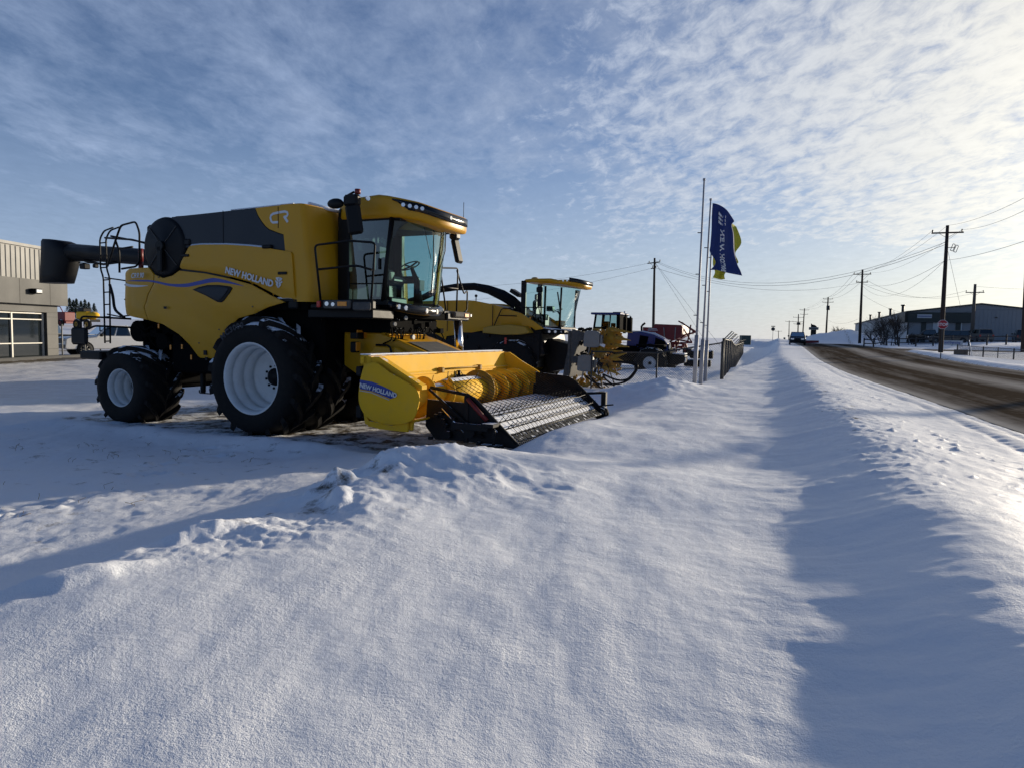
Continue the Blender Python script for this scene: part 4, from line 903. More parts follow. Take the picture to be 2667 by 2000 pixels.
for (y0,y1) in ((NY+.25,-1.05),(-.9,.3),(.5,FY-.3)):
    rr_=.235 if y0==-.9 else .172
    P=[]
    for k in range(9):
        a=rad(62+k*7.5); P.append([(AX+rr_*math.cos(a),y0,AZ+rr_*math.sin(a)),(AX+(rr_+.018*math.sin(pi*k/8))*math.cos(a),y0+.04,AZ+(rr_+.018*math.sin(pi*k/8))*math.sin(a)),(AX+(rr_+.018*math.sin(pi*k/8))*math.cos(a),y1-.04,AZ+(rr_+.018*math.sin(pi*k/8))*math.sin(a)),(AX+rr_*math.cos(a),y1,AZ+rr_*math.sin(a))])
    mb.loft(P,False,True,False)
mb.build('snow_cap','snow_cap',aug)
# back wall fittings
mb=MB(); 
for y in (-.55,.95): mb.rbox(3.06,3.16,y-.05,y+.05,.93,1.03,.015)
mb.cyl((3.12,-.5,1.0),(3.12,.95,1.0),.012,6); mb.build('bracket','worn_yellow',tr)
mb=MB(); mb.rbox(3.07,3.14,.0,.35,.80,.86,.01); mb.cyl((3.12,.1,.8),(3.12,.1,.95),.03,8); mb.lathe([(.001,0),(.12,0)],(3.10,0,.72),'x',16); mb.build('latch','black_paint',tr)
# pickup deck
mb=MB(); DN,DF=-2.02,2.22
mb.prism([(3.8,.40),(4.35,.37),(4.45,.30),(4.35,.22),(3.8,.25)],DN,DF); ub=mb.build('upper_belt','snow_cap',hd)
mb=MB(); mb.prism([(4.55,.36),(4.68,.42),(4.80,.40),(5.20,.13),(5.18,.03),(5.05,.0),(4.5,.2)],DN,DF); lb=mb.build('lower_belt','snow_cap',hd)
mb=MB()
for y in np.arange(DN+.05,DF,.19):
    for (a,b) in (((4.62,.40),(4.72,.56)),((4.80,.395),(4.90,.52)),((4.92,.31),(5.02,.43)),((5.05,.22),(5.16,.34)),((4.40,.36),(4.52,.47))):
        dy=random.uniform(-.02,.02); mb.tube([(a[0],y,a[1]),(b[0],y+dy,b[1])],.0055,4)
for (x,z) in ((4.62,.41),(4.80,.41),(4.93,.325),(5.06,.235),(5.17,.16)): mb.cyl((x,DN,z),(x,DF,z),.010,5)
mb.build('belt_tines','black_paint',lb)
# side frames of the pickup
def frm(y,s):
    mb=MB(); mb.tube(rounded([(3.80,y,.80),(4.45,y,.72),(4.58,y,.66),(5.27,y,.05)],.06),.028,6)
    mb.prism([(4.40,.72),(4.56,.70),(5.32,.03),(5.24,-.03),(4.45,.02)],y-.012,y+.012)
    mb.prism([(3.75,.62),(4.4,.60),(4.5,.02),(3.9,.0),(3.72,.2)],y-.008,y+.008)
    mb.rbox(4.40,4.48,y-.03,y+.03,.0,.70,.01); mb.tube([(3.80,y-s*.05,.78),(4.75,y-s*.06,.10)],.022,6); mb.cyl((4.55,y-s*.03,.18),(4.55,y-s*.14,.18),.09,12); mb.cyl((4.15,y-s*.02,.1),(4.15,y-s*.1,.1),.06,12)
    for k in range(12): 
        x=random.uniform(3.8,4.7); z=random.uniform(-.02,.4); mb.rbox(x,x+.07,y-s*.06-.03,y-s*.06+.03,z,z+.05,.008)
    return mb.build('pickup_side_frame','black_snow',hd)
frm(DN-.05,1); frm(DF+.06,-1)
mb=MB(); mb.tube([(4.47,DN-.09,.67),(4.80,DN-.09,.36)],.035,8); mb.build('lift_cylinder','dark_red',hd)
mb=MB(); mb.cyl((4.05,DN-.12,.5),(4.45,DN-.12,.15),.014,8); mb.cyl((4.80,DN-.09,.36),(4.98,DN-.09,.2),.014,8); mb.build('cylinder_rod','chrome',hd)
mb=MB(); mb.prism([(3.80,.86),(4.55,.80),(4.72,.70),(5.26,.20),(5.2,.05),(4.2,.05),(3.82,.35)],DF+.02,DF+.035); mb.build('far_side_sheet','black_snow',hd)
# windguard tines
mb=MB()
ny=25
for k in range(ny):
    y=DN+.15+(DF-DN-.15)*k/(ny-1)
    pts=[(3.90+.02*math.sin(k),y-.02,.90),(4.35,y,.66),(4.85,y,.50),(5.18,y,.20),(5.26,y,.08)]
    mb.tube([pts[0],pts[1],pts[2],pts[3],pts[4]],.005,5)
for (x,z) in ((4.95,.44),(5.12,.29)): mb.tube([(x,DN+j*(DF-DN)/20,z+.008*math.sin(j*1.7)) for j in range(21)],.007,5)
wg=mb.build('windguard','black_paint',hd)
mb=MB()
for k in range(26):
    y=DN+.02+(DF-DN)*k/26; mb.add([(5.14,y,.175),(5.30,y,.075),(5.30,y+.13,.075),(5.14,y+.13,.175),(5.14,y,.165),(5.30,y,.062),(5.30,y+.13,.062),(5.14,y+.13,.165)],[(0,1,2,3),(4,7,6,5),(0,4,5,1),(1,5,6,2),(2,6,7,3),(3,7,4,0)])
mb.build('crop_plate','black_snow',hd)
mb=MB()
for k in range(60):
    y=DN+.03+(DF-DN)*k/60; mb.tube([(5.20,y,.06),(5.24,y+.02,-.02),(5.20,y+.03,-.06)],.005,4)
mb.build('spring_tine','black_paint',hd)
# gauge wheels and skids
mb=MB(); mb.rbox(4.80,5.0,DN-.30,DN-.02,.28,.34,.01); mb.cyl((4.98,DN-.22,.30),(4.98,DN-.22,.02),.018,8)
mb.lathe([(.030+.006*math.cos(k*2.2),.28-.012*k) for k in range(20)],(4.98,DN-.22,-.02),'z',10)
mb.rbox(4.78,5.12,DN-.30,DN-.14,-.02,.03,.012); mb.rbox(4.3,4.9,DN-.28,DN-.24,.22,.32,.008); mb.build('near_jack','black_snow',hd)
mb=MB(); mb.tube([(4.9,DF+.05,.46),(5.25,DF+.30,.48)],.03,6); mb.rbox(5.2,5.3,DF+.2,DF+.34,.10,.5,.015); mb.tube([(5.2,DF,.22),(5.5,DF+.1,.26)],.016,6); mb.build('wheel_arm','black_snow',hd)
wheel(hd,(5.24,DF+.14,.06),.15,.12,.07,out=-1,nl=10,lug=.008,depth=.04,lw=.02,name='gauge_wheel')
# ------------------------------------------------------------------
# ------------------------------------------------------------------ helpers for placed machines
def planepix(x,y,yl,O,A=HA):
    """point on the local plane y=yl of a machine standing at O"""
    fw=Vector((math.cos(A),-math.sin(A),0)); lt=Vector((math.sin(A),math.cos(A),0)); d=CF+(x-1333.5)/FPX*CR+(1000-y)/FPX*CU
    Cc=Vector((0,0,CZ)); O=Vector((O[0],O[1],0)); t=(yl-(Cc-O).dot(lt))/d.dot(lt); q=Cc+t*d-O; return Vector((q.dot(fw),yl,q.z))
cloth=lambda n,c:mat(n,c,.8,0,.15,4)
# ------------------------------------------------------------------ FORAGE HARVESTER
O2=(.65,27.7)
fo=empty('forage_harvester',(O2[0],O2[1],0),hrot,'yellow forage harvester with arched black spout and glass cab, parked behind the combine','forage harvester')
mat('brown_yellow',(.40,.24,.02),.4,0,.1,1.5)  # yellow-brown paint of the fender and wheel rims
bp=[(-6.0,1.5),(-6.0,2.75),(-5.6,2.88),(-3.36,2.92),(-2.33,2.94),(-1.79,2.92),(-.95,2.77),(.21,2.44),(.79,2.12),(1.19,1.86),(.83,1.8),(.65,1.92),(-.26,2.0),(-1.08,1.89),(-1.3,1.77),(-2.0,1.65),(-3.05,1.5),(-3.1,1.36),(-4.2,1.9),(-5.0,1.8)]
panel('body_panel',bp,'yellow_paint',fo,lambda x,z:-1.42+.12*max(0,(2.2-z))**2-.03*math.sin(z*2),cell=.3)
panel('body_panel',bp,'yellow_paint',fo,lambda x,z:1.42,cell=.8)
mb=MB(); mb.prism([(-5.9,1.4),(-5.9,2.85),(-2.0,2.88),(-.9,2.7),(.2,2.38),(1.0,1.85),(1.2,.9),(-.9,.5),(-5.8,.8)],-1.3,1.3); mb.rbox(-2.6,1.0,-1.38,-1.2,.6,1.7,.03); mb.rbox(-.3,.3,-1.2,1.2,.3,.9,.03)
for k in range(16):
    x=random.uniform(-2.7,.9); z=random.uniform(.5,1.5); mb.rbox(x,x+.2,-1.45,-1.3,z,z+.12,.01)
mb.build('chassis','black_paint',fo)
mb=MB(); 
for x,z in ((-.95,2.75),(-2.97,2.92)): mb.box(x-.012,x+.012,-1.46,-1.44,1.7,z)
mb.build('panel_gap','black_paint',fo)
mb=MB(); mb.prism([(-1.25,1.66),(-1.2,1.86),(-.9,1.93),(-.1,2.0),(.55,1.92),(.75,1.70),(.3,1.62),(-.4,1.60)],-1.75,-.9); mb.build('fender','brown_yellow',fo,bevel=.03)
mb=MB(); mb.tube([(-6.5,.0,2.7),(-5.6,0,3.0),(-5.04,0,3.12),(-4.18,0,3.47),(-3.34,0,3.57),(-2.52,0,3.58),(-1.87,0,3.45),(-1.2,0,3.2),(-.75,0,2.95),(-.4,0,2.68),(-.1,0,2.5)],[.13,.13,.13,.14,.15,.16,.19,.24,.24,.22,.22],6,sm=False)
for k in range(10): mb.box(-1.9+k*.17,-1.8+k*.17,-.2,-.17,3.35-k*.075,3.40-k*.075)
mb.build('spout','black_snow',fo)
mb=MB(); M_=Matrix.Translation((-.62,0,3.28))@Matrix.Rotation(rad(30),4,'Y'); mb.M=M_; mb.rbox(-.22,.22,-.2,.2,-.06,.1,.02); mb.build('spout_motor','black_paint',fo)
mb=MB(); mb.cyl((-1.97,-.9,2.9),(-1.97,-.9,3.10),.02,6); mb.sph((-1.97,-.9,3.14),.06); mb.build('lamp_post','black_paint',fo)
wheel(fo,(-.1,-1.35,.50),.98,.62,.42,out=-1,nl=14,lug=.06,depth=.3,lw=.07,rimmat='brown_yellow',name='front_wheel',hub=False); wheel(fo,(-.1,1.35,.50),.98,.62,.42,out=1,nl=14,lug=.06,depth=.3,lw=.07,rimmat='brown_yellow',name='front_wheel')
wheel(fo,(-4.05,-1.25,.55),.85,.5,.38,out=-1,nl=14,lug=.06,depth=.2,lw=.07,rimmat='brown_yellow',name='rear_wheel'); wheel(fo,(-4.05,1.25,.55),.85,.5,.38,out=1,nl=14,lug=.06,depth=.2,lw=.07,rimmat='brown_yellow',name='rear_wheel')
mb=MB(); mb.rbox(.0,.2,-.92,-.80,1.95,3.72,.02); mb.rbox(.0,.2,.80,.92,1.95,3.72,.02); mb.tube([(1.0,-.9,1.9),(1.02,-.9,3.5)],.045,6); mb.tube([(1.62,-.86,1.95),(1.66,-.86,3.45)],.04,6); mb.tube([(1.62,.86,1.95),(1.66,.86,3.45)],.04,6); mb.rbox(.0,1.7,-.9,.9,1.86,1.95,.02)
mb.tube([(.1,-.95,2.68),(1.0,-.95,2.68)],.02,5); mb.tube([(1.45,-.5,1.9),(1.5,-.5,2.6),(1.35,-.45,3.3)],.03,5)
cf_=mb.build('cab_frame','black_paint',fo)
mb=MB()
def fw_(t,z): 
    f=(z-1.9)/1.55; a=t*1.2; return (1.55+.10*f+(.12+.32*f)*(math.cos(a)-.36)/.64,.88*math.sin(a)/math.sin(1.2),z)
mb.loft([[fw_(-1+k/8,1.86+j*.32) for k in range(17)] for j in range(6)],False,True,False); mb.build('windscreen','cab_glass',cf_)
mb=MB(); mb.add([(.2,-.9,1.98),(1.6,-.88,1.98),(1.66,-.88,3.5),(.2,-.9,3.6)],[(0,1,2,3)]); mb.build('side_window','cab_glass',cf_)
mb=MB(); mb.rbox(.25,.75,-.3,.3,1.9,2.45,.05); mb.rbox(.22,.38,-.28,.28,2.4,3.0,.06); mb.rbox(.24,.34,-.12,.12,3.0,3.25,.04); mb.rbox(.5,1.0,-.8,-.45,2.2,2.42,.03); mb.rbox(.95,1.2,-.6,-.3,2.55,2.75,.02); mb.build('seat','dark_panel',cf_)
mb=MB(); mb.tube([(1.35,0,1.9),(1.3,0,2.45),(1.2,0,2.58)],.04,6); mb.tube([(1.2+.2*math.cos(a)*.95,.2*math.sin(a),2.6+.07*math.cos(a)) for a in [2*pi*k/14 for k in range(14)]],.016,5,closed=True); mb.build('steering_wheel','black_paint',cf_)
mb=MB(); mb.rbox(1.2,1.45,-.2,.3,2.0,2.2,.02); mb.build('hand_tray','amber',cf_)
rings=[]
for sx,f in ((.85,0),(1,.08),(1.02,.5),(.98,.85),(.85,1.0)):
    rings.append([(1.2+((1.27 if math.cos(t)>0 else 1.2)*sx)*math.copysign(abs(math.cos(t))**(.7 if math.cos(t)>0 else .25),math.cos(t)),.97*sx*math.copysign(abs(math.sin(t))**.6,math.sin(t)),(3.66-.0*f if math.cos(t)<0 else 3.58-.17*math.cos(t)**2)+(.14+.14*max(0,math.cos(t)))*f) for t in [2*pi*k/40 for k in range(40)]])
mb=MB(); mb.loft(rings); rf=mb.build('cab_roof','yellow_paint',fo)
mb=MB(); mb.loft([[(1.2+1.32*math.cos(t)**.7,.99*math.copysign(abs(math.sin(t))**.6,math.sin(t)),3.60-.13*math.cos(t)**2+dz) for t in [rad(-62)+rad(124)*k/20 for k in range(21)]] for dz in (.09,.24)],False,True,False); mb.build('lamp_band','gloss_black',rf,solid=.02)
mb=MB()
for x in (1.75,1.9,2.05,2.2): lamp(mb,(x,-.96+(x-1.75)*.3,3.70-.04*(x-1.7)),.035,(.4,-1,0))
mb.build('work_lamp','lamp_lens',rf)
mb=MB(); mb.sph((.2,0,3.87),(.14,.14,.06)); mb.build('gps_dome','worn_yellow',rf)
mb=MB(); mb.rbox(.82,.98,-1.25,-1.15,2.7,3.2,.03); mb.rbox(.75,1.0,-1.2,-1.1,3.25,3.45,.03); mb.tube([(1.0,-.95,3.5),(.95,-1.2,3.5),(.9,-1.2,3.2)],.015,5); mb.build('mirror','black_paint',fo)
mb=MB(); mb.rbox(.5,1.9,-1.1,.9,1.66,1.84,.04); pl=mb.build('platform','black_paint',fo)
mb=MB(); lamp(mb,(1.3,-1.13,1.76),.05,(.3,-1,0)); lamp(mb,(1.55,-1.13,1.76),.05,(.3,-1,0)); lamp(mb,(1.8,-1.1,1.76),.04,(1,-1,0)); mb.build('headlamp','lamp_lens',pl)
mb=MB(); mb.tube([(1.05,-1.1,1.90),(1.4,-1.05,1.86),(1.95,-.6,1.82),(2.0,.4,1.85)],.035,6); mb.build('snow_strip','snow_cap',pl)
mb=MB(); mb.rbox(.55,.62,-1.35,-1.3,1.8,2.3,.01); mb.build('handle','amber',fo)
mb=MB(); mb.rbox(-.35,-.18,-1.72,-1.70,1.62,1.74,.003); mb.build('reflector','amber',fo)
mb=MB(); mb.rbox(-.31,-.22,-1.72,-1.68,1.25,1.5,.01); mb.build('indicator','red_lens',fo)
tubes('handrail',[[(-.95,-1.5,1.75),(-.55,-1.5,2.6),(.0,-1.5,2.65)],[(-.65,-1.5,2.35),(.1,-1.5,2.33)],[(.95,-1.3,1.8),(.7,-1.3,2.7)],[(.45,-1.3,1.95),(.9,-1.3,2.75),(1.1,-1.3,1.85)]],.02,parent=fo)
mb=MB(); mb.prism([(1.0,1.5),(1.9,1.28),(2.05,.4),(1.2,.2),(.9,.8)],-.6,.6); mb.build('feeder_house','black_paint',fo)
# corn header, folded upright
fh_=empty('rotary_corn_header',(O2[0],O2[1],0),hrot,'muddy yellow folded rotary corn header with pointed dividers and grey gearboxes on the forage harvester','corn header')
hp=lambda a,b,y=-1.2: planepix(1440+a/6.914,800+b/6.914,y,O2)
mb=MB()
pl_=[hp(*q) for q in ((350,400),(580,470),(560,600),(470,620),(440,700),(400,800),(380,880),(480,900),(440,1010),(340,1010),(300,1260),(180,1230),(230,950),(290,700))]
mb.prism([(p.x,p.z) for p in pl_],-1.2,-1.1); mb.rbox(2.1,2.2,-1.25,.8,.05,1.8,.02)
mb.build('frame_plate','grey_metal',fh_)
for (cx_,cy_) in ((705,575),(590,1010)):
    c=hp(cx_,cy_,-1.35); g=MB(); s=.29
    sq=smooth_poly([(c.x-s*.9,c.z-s),(c.x+s*.7,c.z-s*1.05),(c.x+s*1.0,c.z-s*.6),(c.x+s*1.0,c.z+s*.5),(c.x+s*.6,c.z+s),(c.x-s*.8,c.z+s*.95),(c.x-s*1.0,c.z+s*.4),(c.x-s*1.05,c.z-s*.5)],3)
    g.prism(sq,-1.42,-1.22); g.rbox(c.x+s*1.1,c.x+s*1.35,-1.4,-1.2,c.z-s*.6,c.z+s*.5,.02); g.tube([(c.x-.1,-1.3,c.z-s),(c.x-.15,-1.3,c.z-s-.3)],.03,6); g.build('gearbox','galv',fh_,bevel=.02)
def toothed(c,r,n,name='cutting_disc',y=-1.1,ax=None):
    g=MB(); pts=[]
    for k in range(n*2):
        rr_=r*(1 if k%2 else .88); a=2*pi*k/(n*2); pts.append((c.x+rr_*math.cos(a),c.z+rr_*math.sin(a)))
    g.prism(pts,y,y+.04); g.lathe([(r*.80,y-.03),(r*.76,y-.05),(r*.3,y-.05),(r*.28,y-.10),(.001,y-.10)],(c.x,0,c.z),'y',24)
    o=g.build(name,'worn_yellow',fh_)
    h=MB()
    for k in range(3):
        a=2*pi*k/3+.5; q=[(c.x+r*.52*math.cos(a+da)*(1 if da else 1.2),c.z+r*.52*math.sin(a+da)) for da in (-.25,0,.25)]; q.append((c.x+r*.62*math.cos(a),c.z+r*.62*math.sin(a))); h.prism([q[0],q[3],q[2]],y-.056,y-.051)
    h.build('slot','black_paint',o); return o
toothed(hp(1050,560),.42,22); toothed(hp(850,800),.27,18,y=-1.2); toothed(hp(1000,1000),.26,18,y=-.9); toothed(hp(900,620,-.7),.40,20,y=-.7)
rnd=random.Random(5)
for (a0,b0,a1,b1,r_) in ((1080,410,1430,465,.09),(1180,560,1400,605,.09),(1160,690,1370,720,.08),(960,790,1250,795,.07),(1080,900,1325,832,.09),(1100,930,1290,985,.08),(960,1100,1225,1225,.10),(700,1190,905,1310,.10),(1000,1060,1240,1090,.06),(760,420,880,385,.08)):
    p=hp(a0,b0,-1.15-rnd.random()*.2); q=hp(a1,b1,-1.2-rnd.random()*.2); g=MB(); g.tube([p-(q-p)*.25,p,p.lerp(q,.5),q],[r_*.7,r_,r_*.55,.012],7); g.build('divider_point','worn_yellow',fh_)
def scrap(name,reg,n,mt,s0,s1,y0,y1):
    g=MB()
    for k in range(n):
        a,b=reg(); p=hp(a,b,rnd.uniform(y0,y1)); s=rnd.uniform(s0,s1); g.M=Matrix.Translation(p)@Matrix.Rotation(rnd.uniform(0,6),4,'Y')@Matrix.Rotation(rnd.uniform(-.6,.6),4,'X'); g.rbox(-s,s,-.03,.03,-s*rnd.uniform(.15,.5),s*.3,.01)
    g.M=Matrix.Identity(4); return g.build(name,mt,fh_)
scrap('deck_plates',lambda:(lambda t,u:(640+t*520+u*60,420+t*0+u*780))(rnd.random(),rnd.random()),46,'worn_yellow',.06,.17,-1.1,-.4)
scrap('inner_frame',lambda:(430+rnd.random()*480,400+rnd.random()*800),60,'black_paint',.06,.16,-1.15,-.3)
scrap('lower_deck',lambda:(380+rnd.random()**1.2*560,1250+rnd.random()*230),46,'worn_yellow',.06,.2,-1.2,-.2)
g=MB(); 
for k in range(16): p=hp(470+k*15,400-abs(k-8)*2+rnd.random()*25,-.9); g.sph(p,(.05,.06,.05),7,5)
g.build('chain_guard','black_paint',fh_)
g=MB()
for L_ in (((1080,975),(1300,990),(1430,1010),(1520,1050),(1500,1150),(1400,1280),(1250,1360),(1050,1390),(900,1370)),((1080,985),(1300,1005),(1440,1030),(1500,1090),(1440,1200),(1330,1300),(1150,1310),(900,1210)),((900,1210),(960,1310),(1110,1415)),((590,1240),(720,1340),(880,1400)),((640,1220),(850,1440),(900,1480))):
    g.tube(smooth_poly([tuple(hp(a,b,-1.3)) for a,b in L_],4,False),.035,6)
g.build('hydraulic_hose','black_paint',fh_)
g=MB()
for L_ in (((970,1020),(1110,1390)),((800,1150),(900,1480)),((850,1150),(860,1330)),((1010,1440),(900,1370))): g.tube([hp(a,b,-1.3) for a,b in L_],.022,5)
g.build('stand_leg','black_paint',fh_)
g=MB(); q=[hp(a,b,-.9) for a,b in ((900,640),(1000,680),(980,730),(890,690))]; g.prism([(p.x,p.z) for p in q],-1.3,-1.28); g.build('snow_patch','snow_cap',fh_)
# ------------------------------------------------------------------ TRACTOR
O3=(8.4,40)
tz=-.62
tr_=empty('articulated_tractor',(O3[0],O3[1],0),hrot,'blue tractor with black cab pillars and white wheel rim behind the wire fence','tractor')
mb=MB(); mb.prism([(-1.65,1.0),(-1.6,1.92),(-.74,1.90),(-.03,1.76),(.53,1.51),(.72,1.27),(.80,.82),(.6,.75)],-.55,.55); mb.build('hood','blue_paint',tr_,bevel=.05)
mb=MB(); mb.prism([(-.95,1.0),(-.85,1.72),(-.35,1.64),(-.5,1.0)],-.575,-.55); mb.prism([(.0,.95),(.05,1.6),(.62,1.38),(.72,.95)],-.575,-.55); mb.prism([(.56,1.42),(.75,1.22),(.83,.85),(.78,.85),(.68,1.2)],-.5,.5); mb.build('grille','matte_black',tr_)
mb=MB(); mb.tube([(-1.55,0,1.95),(-.74,0,1.93),(-.03,0,1.79),(.5,0,1.55)],[.02,.04,.05,.03],6); mb.build('snow_strip','snow_cap',tr_)
mb=MB(); mb.rbox(-4.4,.9,-.5,.5,.1,1.0,.05); mb.rbox(-2.0,-1.0,-.9,.9,.4,1.1,.05); mb.rbox(-4.6,-3.0,-1.0,1.0,1.0,1.9,.05); mb.tube([(-.85,-1.45,.9),(-.5,-1.45,1.12),(0,-1.45,1.2),(.5,-1.45,1.08),(.85,-1.45,.75)],.05,6); mb.rbox(-.8,.8,-1.7,-.9,1.10,1.2,.03); mb.build('chassis','matte_black',tr_)
mb=MB(); 
for (x,y) in ((-3.58,-.85),(-3.58,.85),(-2.12,-.85),(-2.12,.85)): mb.tube([(x,y,1.9),(x+(.12 if x<-3 else -.02),y,2.9)],.07,6)
for y in (-.85,.85): mb.tube([(-3.1,y,2.1),(-3.05,y,2.9)],.035,6); mb.tube([(-2.6,y,2.1),(-2.6,y,2.9)],.03,6)
mb.rbox(-3.62,-2.05,-.9,.9,2.05,2.16,.03); mb.rbox(-2.2,-2.0,-.9,.9,1.9,2.9,.02); tcf=mb.build('cab_frame','matte_black',tr_)
mb=MB(); mb.add([(-3.5,-.86,2.15),(-2.2,-.86,2.15),(-2.2,-.86,2.85),(-3.4,-.86,2.85)],[(0,1,2,3)]); mb.add([(-3.5,.86,2.15),(-2.2,.86,2.15),(-2.2,.86,2.85),(-3.4,.86,2.85)],[(0,1,2,3)]); mb.build('side_window','tractor_glass',tcf)
mb=MB(); mb.rbox(-3.3,-2.9,-.25,.25,2.0,2.5,.05); mb.rbox(-2.7,-2.5,-.3,.1,2.1,2.4,.03); mb.build('seat','matte_black',tcf)
mb=MB(); mb.rbox(-3.75,-1.95,-1.0,1.0,2.88,3.0,.04); mb.build('cab_roof','blue_paint',tr_)
mb=MB(); mb.rbox(-2.6,-2.1,-.3,.3,3.0,3.06,.02); mb.build('gps_receiver','dark_panel',tr_)
mb=MB(); mb.cyl((-1.78,-.6,1.8),(-1.78,-.6,2.75),.09,10); mb.tube([(-1.78,-.6,2.7),(-1.72,-.6,2.95)],.05,8); mb.rbox(-1.62,-1.35,-.7,-.4,1.9,2.72,.03); mb.build('exhaust','matte_black',tr_)
mb=MB(); mb.cyl((-1.70,-.95,2.93),(-1.70,-.95,3.08),.06,8); mb.build('beacon','white_paint',tr_)
mb=MB(); mb.tube([(-1.95,-.9,2.85),(-1.4,-1.2,2.82),(-1.28,-1.25,2.8)],.015,5); mb.rbox(-1.33,-1.22,-1.3,-1.2,2.42,2.78,.03); mb.build('mirror','matte_black',tr_)
for s in (-1,1):
    wheel(tr_,(0,s*1.35,.16),.93,.62,.36,out=s,nl=14,lug=.05,depth=.1,lw=.06,name='wheel'); wheel(tr_,(-3.4,s*1.35,.2),.98,.62,.36,out=s,nl=14,lug=.05,depth=.1,lw=.06,name='wheel')
mb=MB(); mb.prism([(.85,.1),(.95,.72),(1.4,.68),(1.75,.6),(1.72,.2),(1.2,.05)],-.45,.45); mb.build('front_weight','black_paint',tr_,bevel=.04)
mb=MB(); mb.rbox(1.0,1.72,-.44,.44,.66,.74,.02); mb.rbox(1.66,1.78,-.35,-.3,.25,.5,.01); mb.build('snow_strip','snow_cap',tr_)
mb=MB(); mb.rbox(.80,.86,-.5,-.2,.85,1.3,.01); mb.build('headlamp','lamp_lens',tr_)
# ------------------------------------------------------------------ SPREADER
O4=(10.6,46)
sp=empty('red_spreader_cart',(O4[0],O4[1],0),hrot,'dark red grain cart with open hopper and folded arms behind the fence','cart')
sp_pix=lambda a,b,y=-1.2: planepix(1640+a/8.508,800+b/8.508,y,O4)
def pxy(L,y=-1.2): return [(p.x,p.z) for p in (sp_pix(a,b,y) for a,b in L)]
mb=MB(); mb.prism(pxy(((290,450),(520,460),(560,380),(1150,405),(1165,460),(1165,640),(1000,730),(800,735),(560,660),(290,560))),-1.2,1.2); mb.build('hopper','dark_red',sp,bevel=.02)
mb=MB()
for a,b,c,d in ((760,460,775,740),(1020,455,1000,720)): 
    q=pxy(((a-9,b),(a+9,b),(c+9,d),(c-9,d))); mb.prism(q,-1.26,-1.2)
mb.build('hopper_rib','galv',sp)
mb=MB()
for k,(w_,y_,h_) in enumerate(((180,485,16),(220,515,16),(140,572,22))): 
    q=pxy(((510-w_//2+(30 if k==2 else 0),y_-h_/2),(510+w_//2,y_-h_/2+3),(510+w_//2,y_+h_/2+3),(510-w_//2+(30 if k==2 else 0),y_+h_/2))); 
    n=12 if k==1 else 9
    for j in range(n):
        t0,t1=(j+.1)/n,(j+.8)/n; x0=q[0][0]*(1-t0)+q[1][0]*t0; x1=q[0][0]*(1-t1)+q[1][0]*t1; mb.box(x0,x1,-1.215,-1.205,q[3][1],q[0][1])
mb.build('lettering','white_decal',sp)
mb=MB(); P_=[sp_pix(a,b,-.9) for a,b in ((265,560),(262,440),(290,400),(345,360))]; mb.tube(P_,.07,8); mb.build('exhaust','black_paint',sp)
mb=MB()
for L_ in (((1080,315),(1470,550)),((1150,345),(1460,575)),((1355,400),(1330,560),(1280,790)),((1170,455),(1380,790)),((1160,640),(1300,600),(1470,560)),((1130,700),(1230,620),(1380,590)),((830,790),(1000,720),(1250,760),(1390,795)),((840,780),(1100,800),(1390,790)),((1000,800),(1200,830),(1230,1000)),((1050,800),(1040,1000)),((1400,540),(1400,610))): mb.tube([sp_pix(a,b,-.7) for a,b in L_],.05,6)
mb.build('folded_arm','dark_red',sp)
mb=MB()
for k in range(24):
    p=sp_pix(rnd.uniform(840,1230),rnd.uniform(740,1040),rnd.uniform(-1,.5)); s=rnd.uniform(.06,.2); mb.rbox(p.x-s,p.x+s,p.y,p.y+.2,p.z-s*.5,p.z+s*.4,.01)
mb.build('drawbar_frame','dark_red',sp)
for (a,b,w_,h_) in ((1590,1050,240,95),(1280,1000,90,90),(1500,1240,280,80)):
    p=sp_pix(a,b,-.4); r_=h_/8.508/1778*46; hw=w_/8.508/1778*46
    mb=MB(); mb.lathe([(.05,-hw),(r_*.9,-hw),(r_,-hw+.08),(r_,hw-.08),(r_*.9,hw),(.05,hw)],(p.x,p.y,p.z),'x',18); mb.build('roller_tyre','tyre_rubber',sp)
# second blue tractor, front only shows
t2=empty('compact_tractor',(11.0,45.0,-.2),rad(-50),'small blue tractor with two bright headlamps between the red cart and the blue tractor','tractor')
p=at(1750,905,45)
t2.location=(p.x,45.5,-.25)
mb=MB(); mb.rbox(-1.4,.3,-.35,.35,.5,1.15,.08); mb.build('hood','blue_paint',t2)
mb=MB(); mb.rbox(-1.6,.2,-.3,.3,.25,.5,.03); mb.build('chassis','black_paint',t2)
mb=MB(); lamp(mb,(.32,-.2,.62),.08,(1,0,0)); lamp(mb,(.32,.2,.62),.08,(1,0,0)); mb.build('headlamp','lamp_lens',t2)
for s in (-1,1):
    wheel(t2,(0,s*.6,.33),.35,.25,.2,out=s,nl=12,lug=.03,depth=.05,lw=.04,name='front_wheel'); wheel(t2,(-1.3,s*.6,.5),.55,.3,.3,out=s,nl=12,lug=.03,depth=.05,lw=.04,name='rear_wheel')
